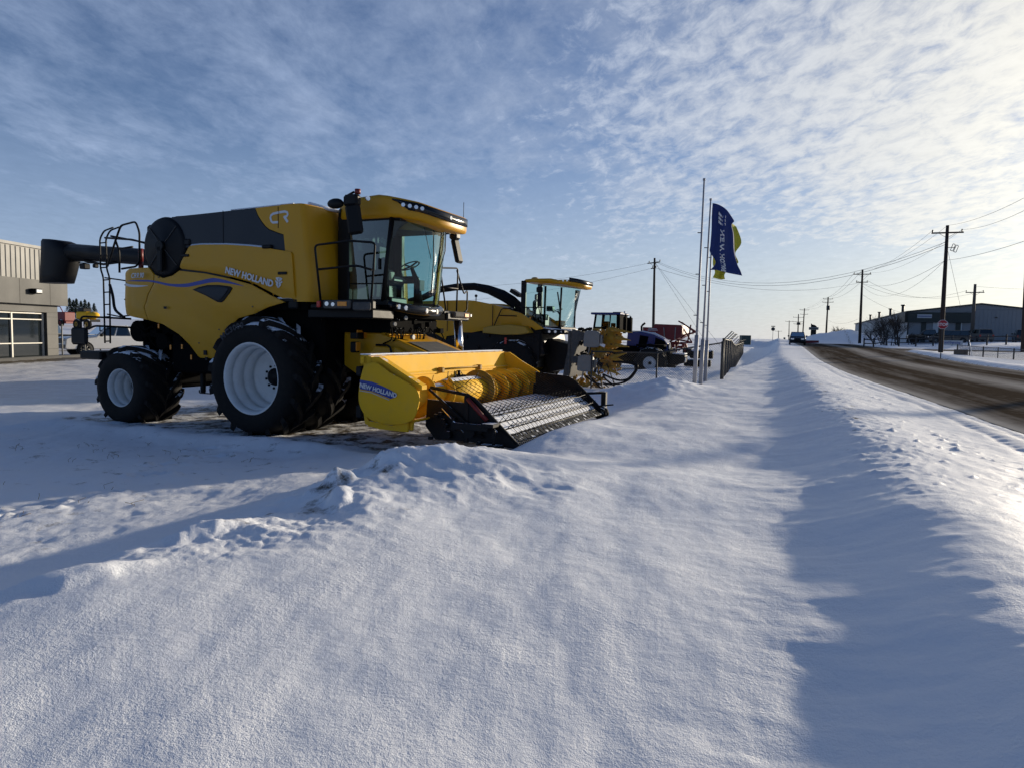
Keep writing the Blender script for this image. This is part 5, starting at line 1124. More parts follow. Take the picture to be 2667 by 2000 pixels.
# ------------------------------------------------------------------ FLAGPOLES AND FLAGS
def zg(x,y): return Hs(x,y)
for i,(bx,by,tx,ty,Y,lb) in enumerate(((1807.7,1022,1834,471,20.6,'bare white flagpole without a flag, nearest of the three flagpoles'),(1823.5,1012,1851,523,22.2,'white flagpole carrying the dark blue banner'),(1836,1001,1857,560,24.3,'white flagpole carrying the yellow flag, farthest of the three flagpoles'))):
    b=at(bx,by,Y); t=at(tx,ty,Y); b.z=zg(b.x,b.y)-.1
    e=empty('flagpole',b,0,lb,'flagpole','flagpoles by the fence corner'); t=t-b
    mb=MB(); mb.tube([(0,0,0),t],[.040,.024],10); mb.cyl(t,t+Vector((0,0,.06)),.04,8)
    mb.build('pole','pole_white',e)
    mb=MB(); mb.cyl((0,0,0),t*(1.55/t.length),.062,12); mb.build('base_sleeve','pole_white',e)
    mb=MB()
    for f in (.35,.55,.75): q=t*f; mb.box(q.x-.12,q.x+.02,q.y-.02,q.y+.02,q.z-.012,q.z+.012)
    mb.build('pole_clip','galv_dark',e)
mat('blue_cloth',(.012,.03,.15),.8,0,.2,5); mat('yellow_cloth',(.55,.50,.04),.8,0,.15,6); mat('flag_white',(.75,.75,.75),.8)
def flag(rows,Y,name,mt,label,amp=.10,ph=0,solid=.004,cat='flag'):
    R_=[smooth_poly([(a,b,0) for a,b in r],6,False) for r in rows]; n=len(R_[0]); cols=[smooth_poly([R_[j][i] for j in range(len(R_))],6,False) for i in range(n)]
    m_=len(cols[0]); G=[[None]*n for _ in range(m_)]
    for i in range(n):
        for j in range(m_):
            a,b,_=cols[i][j]; s=i/(n-1); t=j/(m_-1); G[j][i]=at(a,b,Y+amp*s*math.sin(7*s+2.5*t+ph)+.05*s*math.sin(9*t+3*s)+.03*math.sin(17*s+4*t))
    org=G[0][0].copy()
    mb=MB(); mb.loft([[p-org for p in r] for r in G],False,True,False); o=mb.build(name,mt,None,solid=solid); o.location=org; tag(o,label,cat); return o,G,org
rowsB=[[(1856,530),(1872,534),(1893,548),(1913,577)],[(1854,560),(1870,566),(1888,575),(1906,588)],[(1853,600),(1870,604),(1890,608),(1911,612)],[(1850,640),(1868,646),(1890,650),(1913,655)],[(1849,657),(1868,675),(1892,682),(1920,688)],[(1864,684),(1872,690),(1895,697),(1928,705)],[(1850,704),(1870,705),(1896,712),(1933,719)]]
fb_,G,org=flag(rowsB,22.1,'banner_flag','blue_cloth','dark blue banner with white lettering flying from the middle flagpole')
def Fp(s,t,off=.02):
    n=len(G[0])-1; m_=len(G)-1; x=min(max(s,0),.999)*n; y=min(max(t,0),.999)*m_; i=int(x); j=int(y); fx=x-i; fy=y-j
    p=(G[j][i]*(1-fx)+G[j][i+1]*fx)*(1-fy)+(G[j+1][i]*(1-fx)+G[j+1][i+1]*fx)*fy
    return p-org+Vector((0,-off,0))
def wf(p): # p.x along text, p.y up
    return tuple(Fp(.52-p.y,.30+p.x,.015))
o=text_mb('NEW HOLLAND',.20,Matrix.Identity(4),bold=.008,parent=fb_,name='brand_lettering',mt='flag_white',sx=.50,depth=0,warp=lambda p:wf(Vector((p.x,(p.y-.07)*1.1,0))))
mb=MB()
for s in (-1,1):
    for k in range(3):
        y0=.10+k*.05; pts=[(.52+s*.02,y0+.03),(.52+s*.16,y0),(.52+s*.17,y0+.035),(.52+s*.02,y0+.055)]; mb.add([tuple(Fp(a,b+.0,.016)) for a,b in pts],[(0,1,2,3)])
mb.build('leaf_emblem','flag_white',fb_)
rowsY=[[(1858,586),(1885,584),(1905,583),(1918,592)],[(1857,610),(1880,612),(1905,610),(1931,632)],[(1857,640),(1880,645),(1905,648),(1915,660)],[(1857,670),(1880,676),(1905,672),(1922,680)],[(1857,690),(1875,695),(1900,694),(1920,688)],[(1862,710),(1870,712),(1878,712),(1889,712)],[(1856,724),(1868,727),(1878,729),(1888,728)]]
flag(rowsY,24.25,'yellow_flag','yellow_cloth','yellow flag flying half hidden behind the blue banner',amp=.14,ph=1)
# ------------------------------------------------------------------ CHAIN LINK FENCE
def fence(P,Hh,name,label,post_sp=3.0,mesh=.10,wr=.003,posts=None,barb=False,topr=.028,cat='fence',pm='galv_dark',group=None):
    """P: list of plan points"""
    z0=zg(*P[0]); root=empty(name,(P[0][0],P[0][1],z0),0,label,cat,group); o=Vector((P[0][0],P[0][1],z0))
    seg=[(Vector(a),Vector(b)) for a,b in zip(P[:-1],P[1:])]
    mbm=MB(); mr=MB(); 
    for a,b in seg:
        Ls=(b-a).length; d=(b-a)/Ls; n=max(1,round(Ls/post_sp))
        def pt(s,h): q=a+d*s; return Vector((q.x,q.y,gz(s)+h))-o
        zz=[zg(*(a+d*(Ls*k/n))) for k in range(n+1)]
        def gz(s): f=min(max(s/Ls,0),1)*n; k=min(int(f),n-1); return zz[k]*(1-(f-k))+zz[k+1]*(f-k)
        for k in range(n+1):
            if k==n and b is not seg[-1][1]: continue
            mp=MB(); big=(k==0 and a is seg[0][0]) ; mp.cyl(pt(Ls*k/n,-.2),pt(Ls*k/n,Hh+.05),.05 if (k in (0,) ) else .03,8)
            if barb: q=pt(Ls*k/n,Hh); nrm=Vector((-d.y,d.x,0))*-1; mp.cyl(q,q+nrm*.28+Vector((0,0,.30)),.02,5)
            mp.build('post',pm,root)
        mr.tube([pt(Ls*k/n,Hh) for k in range(n+1)],topr,6)
        if barb:
            nrm=Vector((-d.y,d.x,0))*-1
            for f in (.35,.7,1): mr.tube([pt(Ls*k/n,Hh)+nrm*.28*f+Vector((0,0,.30*f)) for k in range(n+1)],.006,3)
        k=-int(Hh/mesh)
        while k*mesh<Ls:
            for sg in (1,-1):
                s0=k*mesh if sg==1 else k*mesh+Hh; s1=s0+sg*Hh; h0,h1=0,Hh
                def clip(s0,h0,s1,h1):
                    if s0<0: h0+= (0-s0)/(s1-s0)*(h1-h0); s0=0
                    elif s0>Ls: h0+=(Ls-s0)/(s1-s0)*(h1-h0); s0=Ls
                    if s1<0: h1-= (s1-0)/(s1-s0)*(h1-h0); s1=0
                    elif s1>Ls: h1-=(s1-Ls)/(s1-s0)*(h1-h0); s1=Ls
                    return s0,h0,s1,h1
                c=clip(s0,h0,s1,h1)
                if abs(c[2]-c[0])>.02 and 0<=c[0]<=Ls and 0<=c[2]<=Ls: mbm.tube([pt(c[0],c[1]),pt(c[2],c[3])],wr,3,cap=False)
            k+=1
    mr.build('rail',pm,root); mbm.build('wire_mesh','mesh_wire',root); return root
fence([(7.7,25.1),(2.9,25.0)],1.33,'chain_link_fence','chain link fence with dark top rail running left from the corner post behind the flagpoles',post_sp=2.4,mesh=.09,wr=.0032)
fence([(7.75,25.15),(29.0,86.0)],1.45,'chain_link_fence','long chain link fence with angled barbed wire arms receding beside the road',post_sp=3.0,mesh=.14,wr=.0045,barb=True)
# far fence lines in the lot
def rails(pts,zs,name,label,mt='galv_dark',pr=.05,rr=.03,ph=1.2,cat='fence',sp_=None,arms=False,group=None):
    z0=zg(*pts[0]); root=empty(name,(pts[0][0],pts[0][1],z0),0,label,cat,group); o=Vector((pts[0][0],pts[0][1],z0))
    P3=[Vector((x,y,zg(x,y)))-o for x,y in pts]
    for p in P3: m_=MB(); m_.cyl(p-Vector((0,0,.2)),p+Vector((0,0,ph)),pr,6); m_.build('post',mt,root)
    for z in zs: m_=MB(); m_.tube([p+Vector((0,0,z)) for p in P3],rr,5); m_.build('rail',mt,root)
    return root
rails([(12+k*3,76+k*1.0) for k in range(4)],(.5,1.1,1.6),'far_fence','thin wire fence crossing the snow field far behind the red cart',ph=1.8,rr=.02,pr=.04)
# ------------------------------------------------------------------ UTILITY POLES
POLES={}
def util(key,bx,tx,ty,Y,arms,label,r=.16,mt='wood_pole',xtra=None,group='utility poles along the road',ang=AL):
    b=at(bx,0,Y); b.z=zg(b.x,b.y)-.3; t=at(tx,ty,Y); 
    # x of the base from pixel at its real height
    b2=at(bx,900,Y); b.x=b2.x
    e=empty('utility_pole',b,0,label,'utility pole',group); T_=t-b
    mb=MB(); mb.tube([(0,0,0),T_*.5,T_],[r,r*.85,r*.62],10); mb.build('pole',mt,e)
    ad=Vector((math.cos(ang),-math.sin(ang),0)); tips=[t]
    for (dz,hw) in arms:
        c=T_-Vector((0,0,dz)); m_=MB(); m_.M=Matrix.Translation(c)@Matrix.Rotation(-ang,4,'Z'); m_.rbox(-hw,hw,-.16-.06,-.16+.06,-.06,.06,.01)
        if hw>.9: m_.tube([(-hw*.55,-.16,-.02),(0,-.1,-.45)],.02,4); m_.tube([(hw*.55,-.16,-.02),(0,-.1,-.45)],.02,4)
        m_.build('crossarm',mt,e)
        for s in (-1,1):
            q=c+ad*s*(hw-.1); m2=MB(); m2.cyl(q+Vector((0,0,.05)),q+Vector((0,0,.22)),.05,6); m2.sph(q+Vector((0,0,.25)),.07,6,4); m2.build('insulator','galv_dark',e); tips.append(b+q+Vector((0,0,.25)))
    if xtra: xtra(e,T_)
    POLES[key]=(b,t,tips); return e
def transformer(z,n=1,r=.25,h=.9):
    def f(e,T_):
        for k in range(n): m_=MB(); c=T_*(z/T_.z)+Vector(((k-(n-1)/2)*.6,-.35,0)); m_.cyl(c,c+Vector((0,0,h)),r,12); m_.build('transformer','galv_dark',e)
    return f
def cutouts(e,T_):
    m_=MB()
    for k in range(2):
        c=T_-Vector((-.45-k*.28,.2,1.9+k*.1)); m_.M=Matrix.Translation(c)@Matrix.Rotation(.35,4,'Y'); m_.tube(rounded([(-.1,0,-.3),(-.1,0,.3),(.12,0,.3),(.12,0,-.3),(-.1,0,-.3)],.06),.03,5)
    m_.M=Matrix.Identity(4); m_.tube([T_-Vector((0,0,1.9)),T_-Vector((-.7,.2,1.9))],.03,5); m_.build('fuse_cutout','galv',e)
z4=lambda a,b:(1950+a/3.085,500+b/3.085)
util('A',2451,2468,588,60,[(.65,1.2)],'tall dark wooden utility pole with one crossarm, behind the red stop sign',r=.20,xtra=cutouts)
util('B',2238.5,2246.6,703,109,[(.75,1.25),(2.0,.85)],'wooden utility pole with two crossarms, at the left end of the grey warehouse',r=.22)
util('C',2150,2157,775,190,[(.5,1.25),(1.4,1.4)],'utility pole with a dark transformer can, between monument sign and snow pile',r=.26,xtra=transformer(9.3,1,.45,1.2))
util('D',2089,2095.4,804,250,[(.6,1.6),(2.2,1.3)],'leaning far utility pole with two crossarms, just right of the oncoming car',r=.25)
util('E',2077,2079.7,819,250,[(1.2,1.7),(2.8,1.8),(3.6,1.5)],'far utility pole crowded with equipment arms, rising behind the oncoming car',r=.25,xtra=transformer(6.5,2,.35,.9))
util('F',2054,2055.6,836,300,[(.4,1.6)],'distant utility pole with a single crossarm, left of the oncoming car',r=.22)
util('G',2027,2027.6,862,330,[(.3,1.6)],'farthest small utility pole with one crossarm, right of the round street sign',r=.2)
util('P0',1701,1705,673,87,[(.6,1.1),(1.3,.4)],'dark utility pole rising behind the red cart',r=.20,ang=rad(60))
util('H',2530,2540,741,95,[(1.15,1.1)],'grey utility pole with low crossarm in front of the grey warehouse',r=.26,mt='grey_pole')
util('I',2665,2674,655,62,[],'dark wooden pole cut by the right picture edge, beside the rail fence',r=.17)
# the pole outside the picture whose shadow crosses the foreground snow
e=util('N',3040,3060,330,25.1,[],'tall wooden utility pole standing across the road beyond the right picture edge',r=.24)
# ------------------------------------------------------------------ WIRES
def wirepts(a,b,sag,n=16):
    a=Vector(a); b=Vector(b); return [a.lerp(b,k/n)-Vector((0,0,sag*4*(k/n)*(1-k/n))) for k in range(n+1)]
wn_=0
def wire(a,b,sag,label,r=.011,group='overhead wires'):
    pts=wirepts(a,b,sag); o0=pts[0].copy(); mb=MB(); mb.tube([p-o0 for p in pts],r,4); o=mb.build('overhead_wire','wire'); o.location=o0; tag(o,label,'wire',group)
A_,B_,C_,D_,P0_,H_=(POLES[k] for k in ('A','B','C','D','P0','H'))
for i,s in ((0,'topmost'),(1,'left crossarm'),(2,'right crossarm')):
    wire(A_[2][i],B_[2][i],1.0,f'{s} wire from the tall pole by the stop sign to the two armed pole')
    wire(B_[2][i],C_[2][i],1.0,f'{s} wire from the two armed pole to the transformer pole',.02)
    wire(C_[2][i],D_[2][i],.8,f'{s} wire from the transformer pole to the leaning far pole',.014)
wire(A_[2][0],at(2800,440,32),.5,'upper wire leaving the picture at right from the tall pole top')
wire(A_[2][2],at(2800,475,32),.5,'lower wire leaving the picture at right from the tall pole arm')
pA=A_[1]-Vector((0,0,3.0)); wire(pA,at(2800,580,34),.3,'service wire leaving right from the middle of the tall pole',.014)
wire(A_[1]-Vector((0,0,1.4)),P0_[1]-Vector((0,0,.3)),3.2,'upper long wire spanning from the tall pole across the road behind the flags',.016)
wire(A_[1]-Vector((0,0,1.6)),P0_[1]-Vector((0,0,.45)),3.3,'second long wire close below the upper span across the road',.018)
wire(B_[1]-Vector((0,0,2.0)),P0_[1]-Vector((0,0,1.2)),2.0,'lower thin wire crossing from the two armed pole to the pole behind the cart',.018)
wire(pA,B_[1]-Vector((0,0,2.1)),1.2,'service wire from the tall pole middle to the lower arm of the next pole',.015)
wire(pA,B_[1]-Vector((0,0,2.4)),2.4,'slack service wire hanging below between the two nearest roadside poles',.012)
wire(B_[2][3],H_[2][1],1.7,'wire dipping from the two armed pole to the left arm of the grey pole',.018)
wire(B_[2][4],H_[2][2],1.8,'wire dipping from the two armed pole to the right arm of the grey pole',.018)
wire(B_[1]-Vector((0,0,3.8)),H_[1]-Vector((0,0,3.6)),2.0,'lowest slack wire between the two armed pole and the grey pole',.014)
wire(H_[1]-Vector((0,0,.3)),at(2900,748,95),.4,'wire running level to the right edge from the grey pole top',.014)
wire(H_[1]-Vector((0,0,3.5)),at(2900,786,95),.4,'thin lower wire running to the right edge from the grey pole',.014)
wire(C_[1]-Vector((0,0,6)),at(2235,832,112),1.0,'service wire drooping from the transformer pole to the warehouse',.014)
wire(P0_[1]-Vector((0,0,.5)),at(900,742,100),1.6,'upper wire running left from the pole behind the red cart',.016)
wire(P0_[1]-Vector((0,0,1.2)),at(900,790,100),1.6,'lower wire running left from the pole behind the red cart',.014)
g1=at(1860,882,80); g1.z=zg(g1.x,g1.y); wire(P0_[1]-Vector((0,0,.5)),g1,0,'left guy wire slanting to the snow from the pole behind the cart',.014,'guy wires')
g1=at(1895,880,80); g1.z=zg(g1.x,g1.y); wire(P0_[1]-Vector((0,0,.5)),g1,0,'right guy wire slanting to the snow from the pole behind the cart',.014,'guy wires')
wire(A_[1]-Vector((0,0,1.6)),at(2502,802,64),0,'thin guy wire dropping behind the tall pole toward the warehouse roof',.012,'guy wires')
# ------------------------------------------------------------------ STOP SIGN
mat('sign_red',(.35,.008,.02),.5,0,.05,3)
p=at(2455.5,846,51); e=empty('stop_sign',(p.x,p.y,zg(p.x,p.y)-.1),rad(-24),'red octagonal stop sign in front of the tall dark pole','sign'); hz_=p.z-e.location.z
def octa(r): return [(r*math.cos(pi/8+k*pi/4),hz_+r*math.sin(pi/8+k*pi/4)) for k in range(8)]
mb=MB(); mb.prism(octa(.36),-.004,.01); sb=mb.build('sign_border','white_paint',e)
mb=MB(); mb.prism(octa(.335),-.010,-.005); mb.build('sign_face','sign_red',sb)
text_mb('STOP',.30,frame(Vector((0,-.014,hz_-.105)),(1,0,0),(0,0,1)),bold=.006,parent=e,name='sign_lettering',mt='white_paint',align='CENTER',sx=.92)
mb=MB(); mb.box(-.03,.03,.012,.06,0,hz_+.4); mb.build('post','galv_dark',e)
# far round sign back with street name blade
p=at(2013.5,858,150); e=empty('street_sign',(p.x,p.y,zg(p.x,p.y)-.1),rad(-20),'grey back of a stop sign with street name blade on the far left verge','sign'); h_=p.z-e.location.z
mb=MB(); mb.prism([(.42*math.cos(pi/8+k*pi/4),h_+.42*math.sin(pi/8+k*pi/4)) for k in range(8)],0,.02); mb.build('sign_back','galv_dark',e)
mb=MB(); mb.box(-.04,.04,.02,.08,0,h_+.65); mb.build('post','galv_dark',e); mb=MB(); mb.box(-.42,.42,-.02,.02,h_+.5,h_+.68); mb.build('name_blade','galv_dark',e)
p=at(2043,884,180); e=empty('road_marker',(p.x,p.y,zg(p.x,p.y)-.1),0,'tiny grey marker sign far down the road','sign'); mb=MB(); mb.box(-.25,.25,0,.03,.6,1.2); mb.build('panel','galv',e); mb=MB(); mb.box(-.04,.04,.03,.08,0,.7); mb.build('post','galv_dark',e)
# monument sign
p=at(2118,880,130); zb=zg(p.x,p.y); e=empty('monument_sign',(p.x,p.y,zb-.2),rad(-22),'dark monument sign with pale name board and curved black top beside the road','sign')
sc=130/1778.
mb=MB(); mb.rbox(-6.6*sc,6.4*sc,-.3,.3,0,20*sc,.05); mb.build('base','black_paint',e)
mb=MB(); mb.rbox(-11.5*sc,11.5*sc,-.4,.4,20*sc,27*sc,.05); bd=mb.build('name_board','galv',e)
mb=MB()
for k in range(9): mb.box((-9+k*2)*sc,(-9+k*2+1.4)*sc,-.42,-.405,22*sc,24.5*sc)
mb.build('lettering','dark_panel',bd)
mb=MB(); mb.prism([(-7*sc,27*sc),(-7*sc,37*sc),(-4*sc,34*sc),(2*sc,32.5*sc),(6*sc,30*sc),(7.5*sc,27*sc)],-.15,.15); mb.build('curved_top','black_paint',e)
mb=MB(); mb.prism([(-3*sc,4*sc),(-4*sc,8*sc),(-1*sc,9.5*sc),(2*sc,7*sc),(3*sc,3*sc)],-.32,-.30); mb.build('emblem','galv',e)
# brick planter / low wall & guard
mb=MB(); p=at(2105,888,118); mb.rbox(-1.3,1.6,-.6,.6,-.3,.45,.05); o=mb.build('stone_planter','dark_red'); o.location=(p.x,p.y,zg(p.x,p.y)); tag(o,'low reddish planter at the foot of the monument sign','planter')
# small grey box far left of road
p=at(1942,880,95); mb=MB(); mb.rbox(-.7,.6,-.5,.5,-.3,1.0,.04); o=mb.build('electrical_box','dark_green' if 'dark_green' in MATS else mat('dark_green',(.03,.05,.045),.6)); o.location=(p.x,p.y,max(zg(p.x,p.y),p.z-.7)); tag(o,'green electrical box in the snow beyond the end of the long fence','utility box')
# ------------------------------------------------------------------ WAREHOUSE
mat('clad_blue',(.20,.215,.23),.6,0,.05,.6); mat('clad_white',(.45,.47,.48),.6,0,.08,.6); mat('fascia_green',(.022,.030,.026),.6)
K=at(2362,886,104); K.z=zg(K.x,K.y)-.4
wh=empty('warehouse',K,-AL-rad(1),'long grey metal warehouse with dark green fascia and low gable at right','building')
scw=104/1778.
# local +x along gable front (right), +y away
hE=5.25; W2=9.2; WW=2*W2
def wl(x,z): return (x,z)
mb=MB(); mb.prism([(0,0),(0,hE),(W2,hE+1.05),(WW,hE),(WW,0)],0,.25); 
for k in range(30): mb.box(k*.5+.1,k*.5+.16,-.025,0,.1,hE-.05+1.0*(1-abs(k*.5+.13-W2)/W2))
mb.build('front_wall','clad_blue',wh)
mb=MB(); mb.box(0,.25,.25,90,0,hE-.02)
for k in range(90): mb.box(-.03,0,1+k,1.08+k,.1,hE-.1)
mb.build('side_wall','clad_white',wh)
mb=MB(); mb.box(WW-.25,WW,.25,90,0,hE-.02); mb.build('side_wall','clad_blue',wh)
mb=MB(); mb.prism([(-.35,hE-.18),(-.35,hE),(W2,hE+1.22),(WW+.3,hE+.05),(WW+.3,hE-.15),(W2,hE+1.02)],-.3,90.2); rf=mb.build('roof','fascia_green',wh)
for y in (18,34,52,70): m_=MB(); m_.cyl((1.6,y,hE+.1),(1.6,y,hE+1.6),.22,8); m_.cyl((1.6,y,hE+1.6),(1.6,y,hE+1.8),.35,8); m_.build('vent','galv_dark',rf)
mb=MB(); mb.rbox(-.5,8.0,-.5,-.03,hE-1.7,hE-.2,.03); mb.rbox(-.5,-.03,-.5,8,hE-1.7,hE-.2,.03); fa=mb.build('fascia','fascia_green',wh)
mb=MB(); mb.box(1.1,3.0,-.56,-.505,hE-1.05,hE-.5); sg=mb.build('sign_board','clad_white',fa)
mb=MB()
for k in range(14): mb.box(1.2+k*.125,1.2+k*.125+.085,-.575,-.565,hE-.86,hE-.70)
mb.build('sign_lettering','blue_decal',sg)
mb=MB()
for (x0,x1) in ((1.75,2.4),(4.05,4.75),(6.2,6.85)): mb=MB(); mb.rbox(x0,x1,-.12,-.03,0,hE-1.7,.02); mb.build('pilaster','fascia_green',wh)
mb=MB(); mb.rbox(-.08,.12,-.06,-.03,0,hE-1.7,.01); mb.build('corner_trim','fascia_green',wh)
mb=MB(); mb.box(3.3,4.0,-.10,-.03,.9,hE-1.7); mb.box(6.85,7.0,-.10,-.03,.9,hE-1.7); mb.build('door','clad_white',wh)
mb=MB(); mb.cyl((8.2,-.08,2.3),(8.2,-.03,2.3),.25,14); mb.build('wall_vent','black_paint',wh)
mb=MB(); mb.rbox(7.6,8.9,-.08,-.03,1.3,1.55,.01); mb.build('window','black_paint',wh)
mb=MB(); mb.rbox(11.0,11.3,-.2,-.03,4.3,4.45,.02); mb.build('wall_lamp','galv_dark',wh)
# ------------------------------------------------------------------ VEHICLES
mat('car_black',(.008,.008,.010),.25,0,.1,3,coat=.5); mat('car_tan',(.11,.10,.085),.35,0,.1,3); mat('car_white',(.80,.79,.76),.35,0,.05,3,coat=.4); mat('car_tyre',(.015,.015,.016),.8)
glassmat('car_glass',(.05,.06,.07),.8)
def car(name,loc,rz,label,paint,Lh=4.7,Wd=1.85,kind='suv',cat='car',group=None,sc=1):
    r=empty(name,loc,rz,label,cat,group); w=Wd/2; L=Lh
    prof={'suv':[(-.49,.35),(-.5,.75),(-.485,1.05),(-.45,1.08),(.22,1.05),(.42,.95),(.48,.80),(.5,.55),(.49,.30),(.40,.25),(-.42,.25)],
          'van':[(-.49,.32),(-.5,.8),(-.49,1.05),(.25,1.0),(.40,.88),(.49,.72),(.5,.5),(.49,.28),(-.42,.25)],
          'pickup':[(-.5,.55),(-.5,1.18),(-.18,1.18),(.20,1.20),(.23,1.22),(.45,1.16),(.49,1.05),(.5,.50),(.48,.42),(-.48,.45)]}[kind]
    mb=MB(); P=[(x*L,z) for x,z in prof]
    mb.loft([[(x,y*s,z) for x,z in P] for y,s in ((-w*.96,1),(-w,1),(w,1),(w*.96,1))][1:3],True,False); body=mb.build('body',paint,r,bevel=.05)
    gh={'suv':((-.47,-.40,.08,.24),1.05,1.72),'van':((-.48,-.44,.10,.33),1.0,1.70),'pickup':((-.14,-.10,.10,.22),1.18,1.92)}[kind]
    (xa,xb,xc,xd),z0,z1=gh
    lo=[(xa*L,-w*.97,z0),(xd*L,-w*.97,z0),(xd*L,w*.97,z0),(xa*L,w*.97,z0)]; hi=[(xb*L,-w*.80,z1),(xc*L,-w*.80,z1),(xc*L,w*.80,z1),(xb*L,w*.80,z1)]
    mb=MB(); mb.loft([lo,hi],True,False); cabn=mb.build('cabin',paint,r,bevel=.05)
    def lerp(a,b,t): return Vector(a).lerp(Vector(b),t)
    def win(i,j,f0,f1,nm='window'):
        a,b,c,d=lo[i],lo[j],hi[j],hi[i]; q=[]
        for (u,v) in ((f0,.10),(f1,.10),(f1,.88),(f0,.88)): q.append(lerp(lerp(a,b,u),lerp(d,c,u),v))
        n_=(q[1]-q[0]).cross(q[3]-q[0]).normalized(); m_=MB(); m_.add([tuple(p+n_*.012) for p in q],[(0,1,2,3)]); m_.build(nm,'car_glass',cabn)
    if kind=='pickup':
        win(0,1,.06,.48); win(0,1,.52,.93); win(2,3,.07,.48); win(2,3,.52,.94)
    else:
        for a,b in ((.05,.30),(.33,.62),(.65,.94)): win(0,1,a,b); win(2,3,1-b,1-a)
    win(1,2,.06,.94,'windscreen'); win(3,0,.08,.92,'rear_window')
    if kind=='pickup':
        mb=MB(); mb.box(-.485*L,-.16*L,-w*.88,w*.88,1.181,1.19); mb.build('cargo_bed','black_paint',r)
    wr={'suv':.36,'van':.34,'pickup':.41}[kind]
    for x in (.32*L,-.31*L):
        for s in (-1,1):
            m_=MB(); m_.cyl((x,s*(w-.10),wr+.02),(x,s*(w+.006),wr+.02),wr*1.16,24); m_.build('wheel_arch','black_paint',r)
            m_=MB(); m_.lathe([(wr*.62,s*(w-.16)),(wr*.97,s*(w-.16)),(wr,s*(w-.1)),(wr,s*(w+.0)),(wr*.95,s*(w+.03)),(wr*.62,s*(w+.035))],(x,0,wr),'y',24); wo=m_.build('wheel','car_tyre',r)
            m_=MB(); m_.lathe([(wr*.62,s*(w+.034)),(wr*.56,s*(w+.0)),(wr*.15,s*(w-.0)),(.001,s*(w+.01))],(x,0,wr),'y',20)
            for k in range(6): a=k*pi/3; m_.cyl((x,s*(w+.01),wr),(x+wr*.58*math.cos(a),s*(w+.025),wr+wr*.58*math.sin(a)),.035,5)
            m_.build('rim','galv',wo)
    zf=.78 if kind!='pickup' else .98
    for s in (-1,1):
        m_=MB(); m_.rbox(L*.5-.12,L*.5+.015,s*w*.62-.2,s*w*.62+.2,zf-.09,zf+.10,.03); m_.build('headlight','lamp_lens',r)
        m_=MB(); m_.rbox(-L*.5-.015,-L*.5+.1,s*w*.82-.1,s*w*.82+.1,zf-.08,zf+.18,.02); m_.build('tail_light','red_lens',r)
        m_=MB(); m_.rbox(xd*L-.35,xd*L-.2,s*(w+.12)-.12,s*(w+.12)+.12,z0+.02,z0+.22,.04); m_.build('wing_mirror',paint if kind!='pickup' else 'black_paint',r)
    m_=MB(); m_.rbox(L*.5-.03,L*.5+.02,-w*.38,w*.38,zf-.22,zf+.10,.02); m_.build('grille','black_paint',r)
    m_=MB(); m_.rbox(L*.5-.12,L*.5+.07,-w*.96,w*.96,.38 if kind!='pickup' else .48,.56 if kind!='pickup' else .70,.04); m_.build('bumper','galv' if kind=='pickup' else 'black_paint',r)
    return r
p=at(2076,899,91)
cr=car('oncoming_suv',(p.x,p.y,p.z),rad(-100-12),'black SUV driving toward the camera on the brown road','car_black',4.7,1.95,'suv')
cr.location.z=float(zroad(np.array([UV(p.x,p.y)[1]]))[0])+.0
for (bx,by,Y,rz,nm,lab,pt,L_,W_,kd,ct) in ((2420,880,97,158,'parked_pickup','dark pickup truck parked nearest the pilasters, left of the black minivan','car_black',5.6,1.95,'pickup','pickup truck'),
    (2468,884,92,160,'parked_minivan','long black minivan parked behind the red stop sign','car_black',5.0,1.95,'van','minivan'),
    (2552,882,93,75,'parked_suv','tan SUV seen from behind next to the grey utility pole','car_tan',4.5,1.85,'suv','car'),
    (2662,882,92,60,'parked_car','dark car cut by the right picture edge near the warehouse wall','car_black',4.5,1.8,'suv','car')):
    p=at(bx,by,Y); car(nm,(p.x,p.y,max(zg(p.x,p.y),p.z-.9)),rad(rz),lab,pt,L_,W_,kd,ct)
# ------------------------------------------------------------------ RAIL FENCE, BANNER, LOW MESH FENCE
mat('fence_wood',(.05,.045,.045),.9)
def rail2(pxs,Y0,Y1,label,zs=(.45,.95),ph=1.15):
    P=[]
    for i,x in enumerate(pxs):
        Y=Y0+(Y1-Y0)*i/(len(pxs)-1); p=at(x,900,Y); P.append((p.x,p.y))
    return rails(P,zs,'rail_fence',label,'fence_wood',.09,.06,ph,group='wooden rail fences before the warehouse')
rail2([2250,2275,2308,2341],86,84,'left run of two rail wooden fence below the bare bush')
rail2([2341,2385,2430,2479,2523],84,80,'middle run of wooden rail fence behind the stop sign and banner')
rail2([2523,2570,2620,2690],78,76,'right run of two rail wooden fence before the warehouse wall')
p=at(2478,894,77); e=empty('fence_banner',(p.x,p.y,p.z-.0),rad(-20),'small pale banner with blue writing hung on the rail fence','banner')
mb=MB(); mb.box(-1.0,1.1,0,.02,-.25,.28); mb.build('cloth','clad_white',e); text_mb('Wood Engraving',.38,frame(Vector((-1.0,-.01,-.08)),(1,0,0),(0,0,1)),bold=.004,parent=e,name='lettering',mt='blue_decal',sx=.72)
fence([(at(2492,930,57).x,57),(at(2560,930,53).x,53),(at(2640,930,49).x,49),(at(2760,930,44).x,44)],.75,'low_mesh_fence','low sagging wire mesh fence in the snow right of the stop sign pole',post_sp=2.0,mesh=.12,wr=.006,topr=.02)
mb=MB(); p=at(2500,925,56); mb.rbox(-.5,.5,-.02,.02,-.1,.42,.01); o=mb.build('plywood_board',mat('plywood',(.16,.12,.09),.8)); o.location=(p.x,p.y-.1,zg(p.x,p.y)); o.rotation_euler=(0,0,rad(-20)); tag(o,'brown board standing at the left end of the low mesh fence','board')
